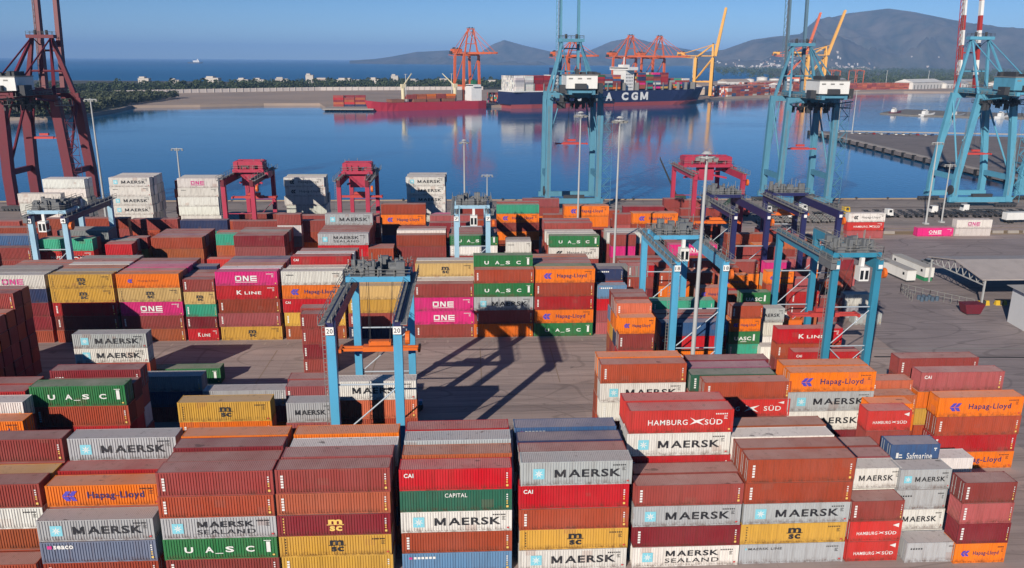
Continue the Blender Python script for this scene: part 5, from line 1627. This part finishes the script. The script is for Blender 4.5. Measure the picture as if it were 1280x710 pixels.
# hillside town: too many houses to keep apart
rr = random.Random(21); v, f, c = [], [], []
for k in range(1500):
    a = rr.choice((rr.gauss(19.5, 1.6), rr.gauss(26.5, 2.0), rr.gauss(24, 4), rr.gauss(32, 3)))
    if not 16.5 < a < 42:
        continue
    D = 6450 + abs(rr.gauss(0, 480)); x, y, z = hill_z(a, D, 6400, 10500)
    if z > 150 or z < -8 or (z > 40 and rr.random() < .6):
        continue
    w, d, h = rr.uniform(6, 20), rr.uniform(6, 12), rr.uniform(5, 13)
    mb = MB(); mb.box(x-w/2, x+w/2, y-d/2, y+d/2, z-8, z+h); i = len(v); v += mb.v; f += [tuple(q+i for q in p) for p in mb.f]
    cc = rr.choice(((.66, .63, .58), (.5, .44, .38), (.42, .37, .33), (.36, .26, .2))); c += [cc]*6
mt, nt, b = new_mat('town_walls'); nt.links.new(N(nt, 'ShaderNodeAttribute', attribute_name='Col').outputs['Color'], b.inputs['Base Color'])
tag(link('hillside_town', attr_mesh('hillside_town', v, f, c, [0]*len(f), (mt,))), 'pale houses scattered over the foot of the big hill', 'town', None, 'stuff')

# ------------------------------------------------------------------ open lot on the right: canopy, cabins, trucks
o = root('canopy', 'large grey open sided canopy roof on the right lot', 'canopy', (142.5, 184, 0))
b = MB(); b.hexa([(-23, -11.5, 6.6), (26, -11.5, 6.6), (26, 0, 8.6), (-23, 0, 8.6), (-23, -11.5, 6.85), (26, -11.5, 6.85), (26, 0, 8.85), (-23, 0, 8.85)])
b.hexa([(-23, 0.01, 8.6), (26, 0.01, 8.6), (26, 11.5, 6.6), (-23, 11.5, 6.6), (-23, 0.01, 8.85), (26, 0.01, 8.85), (26, 11.5, 6.85), (-23, 11.5, 6.85)])
part('roof', b, paint('canopy_sheet', (.42, .375, .355), .7, 0, .3, .3), o)
for k in range(4):
    for y in (-11, 11):
        b = MB(); b.bar((-22+k*15, y, 0), (-22+k*15, y, 6.6), .35); part('post', b, M_MAST, o)
for k in range(4):
    x = -22+k*15; b = MB()
    b.bar((x, -11, 5.3), (x, 11, 5.3), .25); b.bar((x, -11, 6.5), (x, 0, 8.5), .25); b.bar((x, 11, 6.5), (x, 0, 8.5), .25)
    for j in range(8):
        y = -11+j*2.75; yt = y+1.4
        b.bar((x, y, 5.3), (x, yt, 8.3-abs(yt)*.17), .14); b.bar((x, yt, 8.3-abs(yt)*.17), (x, y+2.75, 5.3), .14)
    part('truss', b, M_MAST, o)
for k in range(9):
    o = root('concrete_block', 'yellow and dark striped barrier block under the front edge of the canopy', 'barrier', (122+k*4.3, 174.5, 0), 0, 'barrier blocks under the canopy')
    b = MB(); b.hexa([(-1.4, -.5, 0), (1.4, -.5, 0), (1.4, .5, 0), (-1.4, .5, 0), (-1.3, -.2, 1.1), (1.3, -.2, 1.1), (1.3, .2, 1.1), (-1.3, .2, 1.1)])
    part('block', b, M_YE, o)
    b = MB(); b.box(-.35, .35, -.52, .52, .1, 1.12); part('stripe', b, M_DK, o)

def cabin(label, x, y, L, rz, base=None, col=M_WH, h=2.6):
    o = root('site_cabin', label, 'cabin', (x, y, 0), rz)
    z = .5 if base is None else 1.1
    b = MB(); b.box(-L/2, L/2, -1.25, 1.25, z, z+h); part('wall', b, col, o)
    b = MB(); b.box(-L/2-.1, L/2+.1, -1.35, 1.35, z+h+.01, z+h+.18); part('roof', b, paint('cabin_roof', (.42, .40, .37), .7), o)
    for k in range(max(2, int(L/6))):
        xx = -L/2+1.2+k*(L-3)/max(1, max(2, int(L/6))-1)
        b = MB(); b.box(xx, xx+.8, -1.29, -1.255, z+1.2, z+1.9); b.box(xx, xx+.8, 1.255, 1.29, z+1.2, z+1.9); part('window', b, M_GLS, o)
    b = MB(); b.box(L/2+.005, L/2+.04, -.5, .5, z+.1, z+2.1); part('door', b, M_GR, o)
    b = MB(); b.box(-L/2+.3, L/2-.3, -1.1, 1.1, 0.02, z-.01); part('base', b, base or M_DK, o)
    return o
cabin('long white site cabin nearest the teal gantry on the lot', 115.0, 201.5, 13.5, R(94))
cabin('long grey roofed site cabin standing on a green base', 120.2, 203, 15, R(94), paint('cabin_green', (.03, .22, .10), .6))
cabin('white site cabin with dark windows behind the red container', 66, 162, 7, 0)
cabin('white box cabin under the teal gantry', 69.5, 171, 6, 0); cabin('white box cabin beside the teal gantry back leg', 76.3, 171.5, 4.5, 0)

rr = random.Random(5)
def truck(label, x, y, rz, cabcol, load=None):
    o = root('truck', label, 'truck', (x, y, 0), rz, 'trucks and trailers on the yard')
    b = MB(); b.hexa([(4.6, -1.2, .8), (7, -1.2, .8), (7, 1.2, .8), (4.6, 1.2, .8), (4.6, -1.15, 3.2), (6.6, -1.1, 3.2), (6.6, 1.1, 3.2), (4.6, 1.15, 3.2)])
    cb = part('cab', b, cabcol, o)
    b = MB(); b.hexa([(6.82, -1.0, 2.1), (6.9, -1.0, 2.1), (6.9, 1.0, 2.1), (6.82, 1.0, 2.1), (6.66, -.95, 3.0), (6.74, -.95, 3.0), (6.74, .95, 3.0), (6.66, .95, 3.0)]); b.box(5.2, 6.3, -1.21, -1.17, 2.0, 2.9)
    part('windscreen', b, M_GLS, cb)
    b = MB(); b.box(-7, 4.4, -.5, .5, .95, 1.25)
    for k in range(6):
        b.box(-7+k*2.2, -6.7+k*2.2, -1.2, 1.2, 1.0, 1.3)
    part('trailer_chassis', b, M_DK, o)
    for xx in (6, 3.4, -4.2, -5.6):
        b = MB()
        for s in (-1, 1):
            b.tube((xx, s*.75, .5), (xx, s*1.15, .5), .5, 12)
        part('wheel', b, M_BLK, o)
    if load:
        b = MB(); b.box(-6.9, 4.2, -1.2, 1.2, 1.31, 3.9); part('load_box', b, load, o)
    return o
TR = [(107, 290, 5, M_WH, None, 'white truck with empty trailer left on the quay apron'), (122, 293, 8, M_WH, None, 'white truck with empty trailer beside the second blue crane'), (136, 288, 2, M_YE, None, 'yellow cabbed truck on the quay apron'), (182, 289, 176, M_WH, None, 'white truck with empty trailer under the striped crane'), (196, 292, 178, M_WH, None, 'white truck with bare chassis at the quay right'), (199, 272, 4, M_WH, M_WH, 'white box truck on the right lane'),
      (219, 284, 182, M_WH, None, 'white truck cut by the right edge on the apron'), (112, 281, 3, M_WH, None, 'white truck behind the navy gantries'), (97, 286, 6, M_LR, None, 'red cabbed truck behind the navy gantries'), (150, 283, 3, M_WH, None, 'white truck parked beyond the yellow median')]
for x, y, a, c, l, lab in TR:
    truck(lab, x, y, R(a), c, l)
# stacked bare trailer frames on the apron
for k in range(12):
    o = root('trailer_frame', 'grey bare trailer frame parked in the line on the apron', 'trailer', (104+k*3.4, 277 + .4*(k % 3), 0), R(78), 'trailer frames parked on the apron')
    b = MB()
    for s in (-.5, .5):
        b.box(-6, 6, s-.1, s+.1, 1.0, 1.3)
    for j in range(5):
        b.box(-6+j*2.9, -5.7+j*2.9, -1.2, 1.2, 1.02, 1.28)
    part('frame', b, M_GR, o)
    b = MB()
    for s in (-1, 1):
        for xx in (-4.5, -3.3):
            b.tube((xx, s*.8, .5), (xx, s*1.1, .5), .5, 10)
    part('wheels', b, M_BLK, o)
# low concrete barriers along the median
for k in range(30):
    x = 103+k*5.4
    if 121 < x < 136 or 146 < x < 175:
        continue
    o = root('road_barrier', 'low grey concrete barrier in the line along the dry median', 'barrier', (x, 254.4, 0), 0, 'barriers along the median')
    b = MB(); b.hexa([(-1.9, -.35, 0), (1.9, -.35, 0), (1.9, .35, 0), (-1.9, .35, 0), (-1.9, -.12, .95), (1.9, -.12, .95), (1.9, .12, .95), (-1.9, .12, .95)])
    part('barrier_block', b, paint('barrier_concrete', (.30, .27, .24), .9), o)
# fence and gear by the cabins
o = root('yard_fence', 'dark mesh fence with posts between the cabins and the canopy', 'fence', (0, 0, 0))
b = MB(); pts = [(106.5, 178), (108, 186), (112, 180), (118, 172)]
for p, q2 in zip(pts, pts[1:]):
    rail(b, (p[0], p[1], 0), (q2[0], q2[1], 0), 2.2, 1.6, .06)
part('mesh_panel', b, M_GR, o)
for k in range(7):
    o = root('fuel_drum', 'blue grey drum standing by the fence near the canopy', 'drum', (109+1.3*(k % 4), 178+1.4*(k//4)+.3*(k % 2), 0), 0, 'drums by the fence')
    b = MB(); b.tube((0, 0, 0), (0, 0, 1.1), .42, 12); b.tube((0, 0, .35), (0, 0, .4), .45, 12); b.tube((0, 0, .75), (0, 0, .8), .45, 12)
    part('drum_body', b, paint('drum_blue', (.08, .12, .17), .5), o)
o = root('skip', 'dark red steel skip standing before the white warehouse', 'skip', (114.8, 168, 0))
b = MB(); b.hexa([(-1.6, -1.2, .3), (1.6, -1.2, .3), (1.6, 1.2, .3), (-1.6, 1.2, .3), (-2.4, -1.4, 2.6), (2.4, -1.4, 2.6), (2.4, 1.4, 2.6), (-2.4, 1.4, 2.6)])
part('skip_body', b, M_DR, o)
b = MB(); b.box(-1.4, 1.4, -1.0, -.8, 0, .29); b.box(-1.4, 1.4, .8, 1.0, 0, .29); part('runner', b, M_DK, o)
# mooring bollards
for k in range(22):
    o = root('mooring_bollard', 'dark mooring bollard on the near quay edge', 'bollard', (-40+k*13.5, 322.6, 0), 0, 'bollards along the near quay')
    b = MB(); b.tube((0, 0, 0), (0, 0, .7), .3, 10); b.tube((0, 0, .7), (0, 0, .9), .5, 10); part('bollard_post', b, M_DK, o)

# small boats and clutter round the islet, mobile crane on the apron, more of the far port
for k, (x, y, L, a, c) in enumerate([(520, 893, 26, .5, M_WH), (548, 884, 30, .45, paint('boat_grey', (.3, .32, .33), .5)), (585, 858, 24, .5, M_WH), (500, 925, 22, .6, M_DR), (640, 838, 34, .05, M_WH), (690, 846, 26, .1, paint('boat_blue', (.05, .12, .25), .5))]):
    o = root('fishing_boat', ['white fishing boat at the left tip of the islet', 'grey workboat moored beside the islet', 'small white boat along the islet edge', 'dark red boat behind the islet tip', 'longer white boat right along the islet', 'blue hulled boat at the right of the islet'][k], 'boat', (x, y, -3), a, 'boats around the islet')
    b = MB(); loft(b, hull_secs(L, 6.5, -.6, 2.2, 1.5, .3, 1.2)); part('hull', b, c, o)
    b = MB(); b.box(-L*.3, -L*.05, -2, 2, 2.2, 5.4); b.box(-L*.24, -L*.1, -1.6, 1.6, 5.42, 7.2); ck = part('wheelhouse', b, M_WH, o)
    b = MB(); b.box(-L*.245, -L*.095, -1.5, 1.5, 5.9, 6.7); part('window', b, M_GLS, ck)
    b = MB(); b.tube((L*.1, 0, 2), (L*.1, 0, 11), .15, 6); b.tube((L*.1, 0, 3), (L*.36, 0, 8), .1, 6); part('mast', b, M_GR, o)
o = root('mobile_crane', 'dark green mobile crane with a leaning black boom on the apron', 'mobile crane', (80, 296, 0))
b = MB(); b.box(-5, 5, -2, 2, 1.2, 3.2); b.hexa([(-3, -1.8, 3.22), (2.5, -1.8, 3.22), (2.5, 1.8, 3.22), (-3, 1.8, 3.22), (-2.6, -1.7, 6.5), (2, -1.7, 6.5), (2, 1.7, 6.5), (-2.6, 1.7, 6.5)]); part('carrier', b, paint('crane_dark_green', (.03, .06, .045), .6), o)
b = MB()
for x in (-3.6, -1.4, 1.4, 3.6):
    for sy2 in (-1, 1):
        b.tube((x, sy2*1.5, .7), (x, sy2*2.05, .7), .7, 12)
part('wheels', b, M_BLK, o)
b = MB()
for dy in (-.5, .5):
    for dz in (0, 1.0):
        b.bar((-1, dy, 5.5+dz), (-8.2, dy*.5, 20+dz*.5), .18)
for k in range(12):
    t0, t1 = k/12, (k+1)/12
    b.bar((-1-7.2*t0, -.5, 5.5+14.5*t0), (-1-7.2*t1, .5, 6.3+14.5*t1), .12); b.bar((-1-7.2*t0, .5, 5.5+14.5*t0), (-1-7.2*t1, -.5, 6.3+14.5*t1), .12)
part('boom', b, M_DK, o)
o = root('reach_stacker', 'dark lattice sided reach stacker standing before the red gantry', 'reach stacker', (96, 284, 0))
b = MB(); b.box(-3.5, 3.5, -1.8, 1.8, .9, 2.8); b.box(-3.4, -1.2, -1.6, 1.6, 2.82, 4.2); part('chassis', b, paint('crane_dark_green', (.03, .06, .045), .6), o)
b = MB(); b.bar((-2.8, 0, 4.2), (3.4, 0, 9.8), 1.0, 1.2); b.box(2.6, 4.2, -3.4, 3.4, 8.6, 9.2); part('lifting_arm', b, paint('crane_dark_green', (.03, .06, .045), .6), o)
b = MB()
for x in (-2.4, 2.4):
    for sy2 in (-1, 1):
        b.tube((x, sy2*1.5, .85), (x, sy2*2.2, .85), .85, 12)
part('wheels', b, M_BLK, o)
cargo('distant_container_stacks', 'rust and white containers behind the yellow crane on the far quay', [(0, 130, 0, 30, 0, 6, [CC['e'][0], CC['s'][0], CC['b'][0], CC['w'][0], CC['c'][0], CC['B'][0]])], (420, 1300, 0), R(40), 31)
cargo('distant_container_stacks', 'orange rust containers further inland behind the yellow crane', [(0, 220, 0, 40, 0, 7, [CC['e'][0], CC['s'][0], CC['k'][0], CC['w'][0]])], (520, 1450, 0), R(34), 32)
cargo('distant_container_stacks', 'salmon and brown containers left of the long white shed', [(0, 180, 0, 30, 0, 5, [CC['e'][0], CC['s'][0], CC['b'][0]])], (790, 1640, 0), R(20), 33)
for k in range(5):
    o = root('storage_tank', 'pale storage tank in the row behind the far right terminal', 'tank', (690+k*42, 1980+k*26, 0), 0, 'storage tanks across the water')
    b = MB(); b.tube((0, 0, 0), (0, 0, 13+(k % 2)*4), 13, 20); part('shell', b, M_WW, o)
    b = MB(); b.tube((0, 0, 13.02+(k % 2)*4), (0, 0, 15.5+(k % 2)*4), 13, 20, 1.5); part('roof', b, paint('shed_roof_grey', (.4, .4, .4), .7), o)
rr = random.Random(77)
for k in range(9):
    shed(['grey roofed far shed left of the tanks', 'wide tan far shed near the tanks', 'small white far shed by the yellow crane legs', 'long pale far shed before the hill town', 'brownish far shed with grey roof behind the terminal', 'low white far shed at the edge of the woods', 'narrow white far shed beside the tree belt', 'pale far shed behind the orange stacks', 'far white hall below the big hill'][k],
         [470, 640, 420, 820, 900, 1180, 1290, 600, 1420][k], [1560, 1700, 1380, 1900, 1960, 1880, 1930, 1820, 2010][k], rr.uniform(40, 100), rr.uniform(18, 34), rr.uniform(8, 15), R(rr.uniform(20, 40)), rr.choice((M_WW, paint('shed_tan', (.45, .36, .28), .7))), rr.choice((paint('shed_roof_grey', (.4, .4, .4), .7), paint('shed_roof_tan', (.4, .32, .26), .7))))

for k in range(16):
    o = root('trailer_frame', 'dark bare trailer frame in the second line near the quay cranes', 'trailer', (150+k*4.4, 286 + .5*(k % 3), 0), R(82), 'second line of trailer frames near the quay')
    b = MB()
    for sgn in (-.5, .5):
        b.box(-6, 6, sgn-.1, sgn+.1, 1.0, 1.3)
    for j in range(5):
        b.box(-6+j*2.9, -5.7+j*2.9, -1.2, 1.2, 1.02, 1.28)
    part('frame', b, M_DK, o)
    b = MB()
    for sgn in (-1, 1):
        for xx in (-4.5, -3.3):
            b.tube((xx, sgn*.8, .5), (xx, sgn*1.1, .5), .5, 10)
    part('wheels', b, M_BLK, o)
def car(label, x, y, rz, col, grp=None):
    o = root('parked_car', label, 'car', (x, y, 0.03), rz, grp)
    b = MB(); b.hexa([(-2.1, -.85, .3), (2.1, -.85, .3), (2.1, .85, .3), (-2.1, .85, .3), (-2.1, -.82, .9), (2.1, -.82, .8), (2.1, .82, .8), (-2.1, .82, .9)])
    bd = part('body', b, col, o)
    b = MB(); b.hexa([(-1.7, -.75, .9), (1.0, -.75, .85), (1.0, .75, .85), (-1.7, .75, .9), (-1.3, -.62, 1.45), (.3, -.62, 1.45), (.3, .62, 1.45), (-1.3, .62, 1.45)])
    part('window', b, M_GLS, bd)
    b = MB(); b.box(-1.25, .25, -.6, .6, 1.452, 1.49); part('roof', b, col, bd)
    for xx in (-1.3, 1.3):
        b = MB()
        for sgn in (-1, 1):
            b.tube((xx, sgn*.6, .32), (xx, sgn*.88, .32), .32, 10)
        part('wheel', b, M_BLK, o)
CARC = [M_WH, paint('car_grey', (.2, .21, .22), .3), paint('car_red', (.4, .03, .03), .3), M_WH, paint('car_blue', (.05, .1, .25), .3), M_WH]
for k in range(12):
    car('small car parked in the row on the side pier', 312+k*5.2, 628-k*1.4, R(80), CARC[k % 6], 'cars parked on the pier')
for k, (x, y, a, lab) in enumerate([(126, 207, 95, 'grey car beside the green based cabin'), (131, 214, 90, 'red car behind the canopy'), (100, 232, 5, 'white pickup sized car on the lane left of the canopy'), (205, 262, 3, 'blue car on the lane by the right white containers')]):
    car(lab, x, y, R(a), CARC[k % 6])
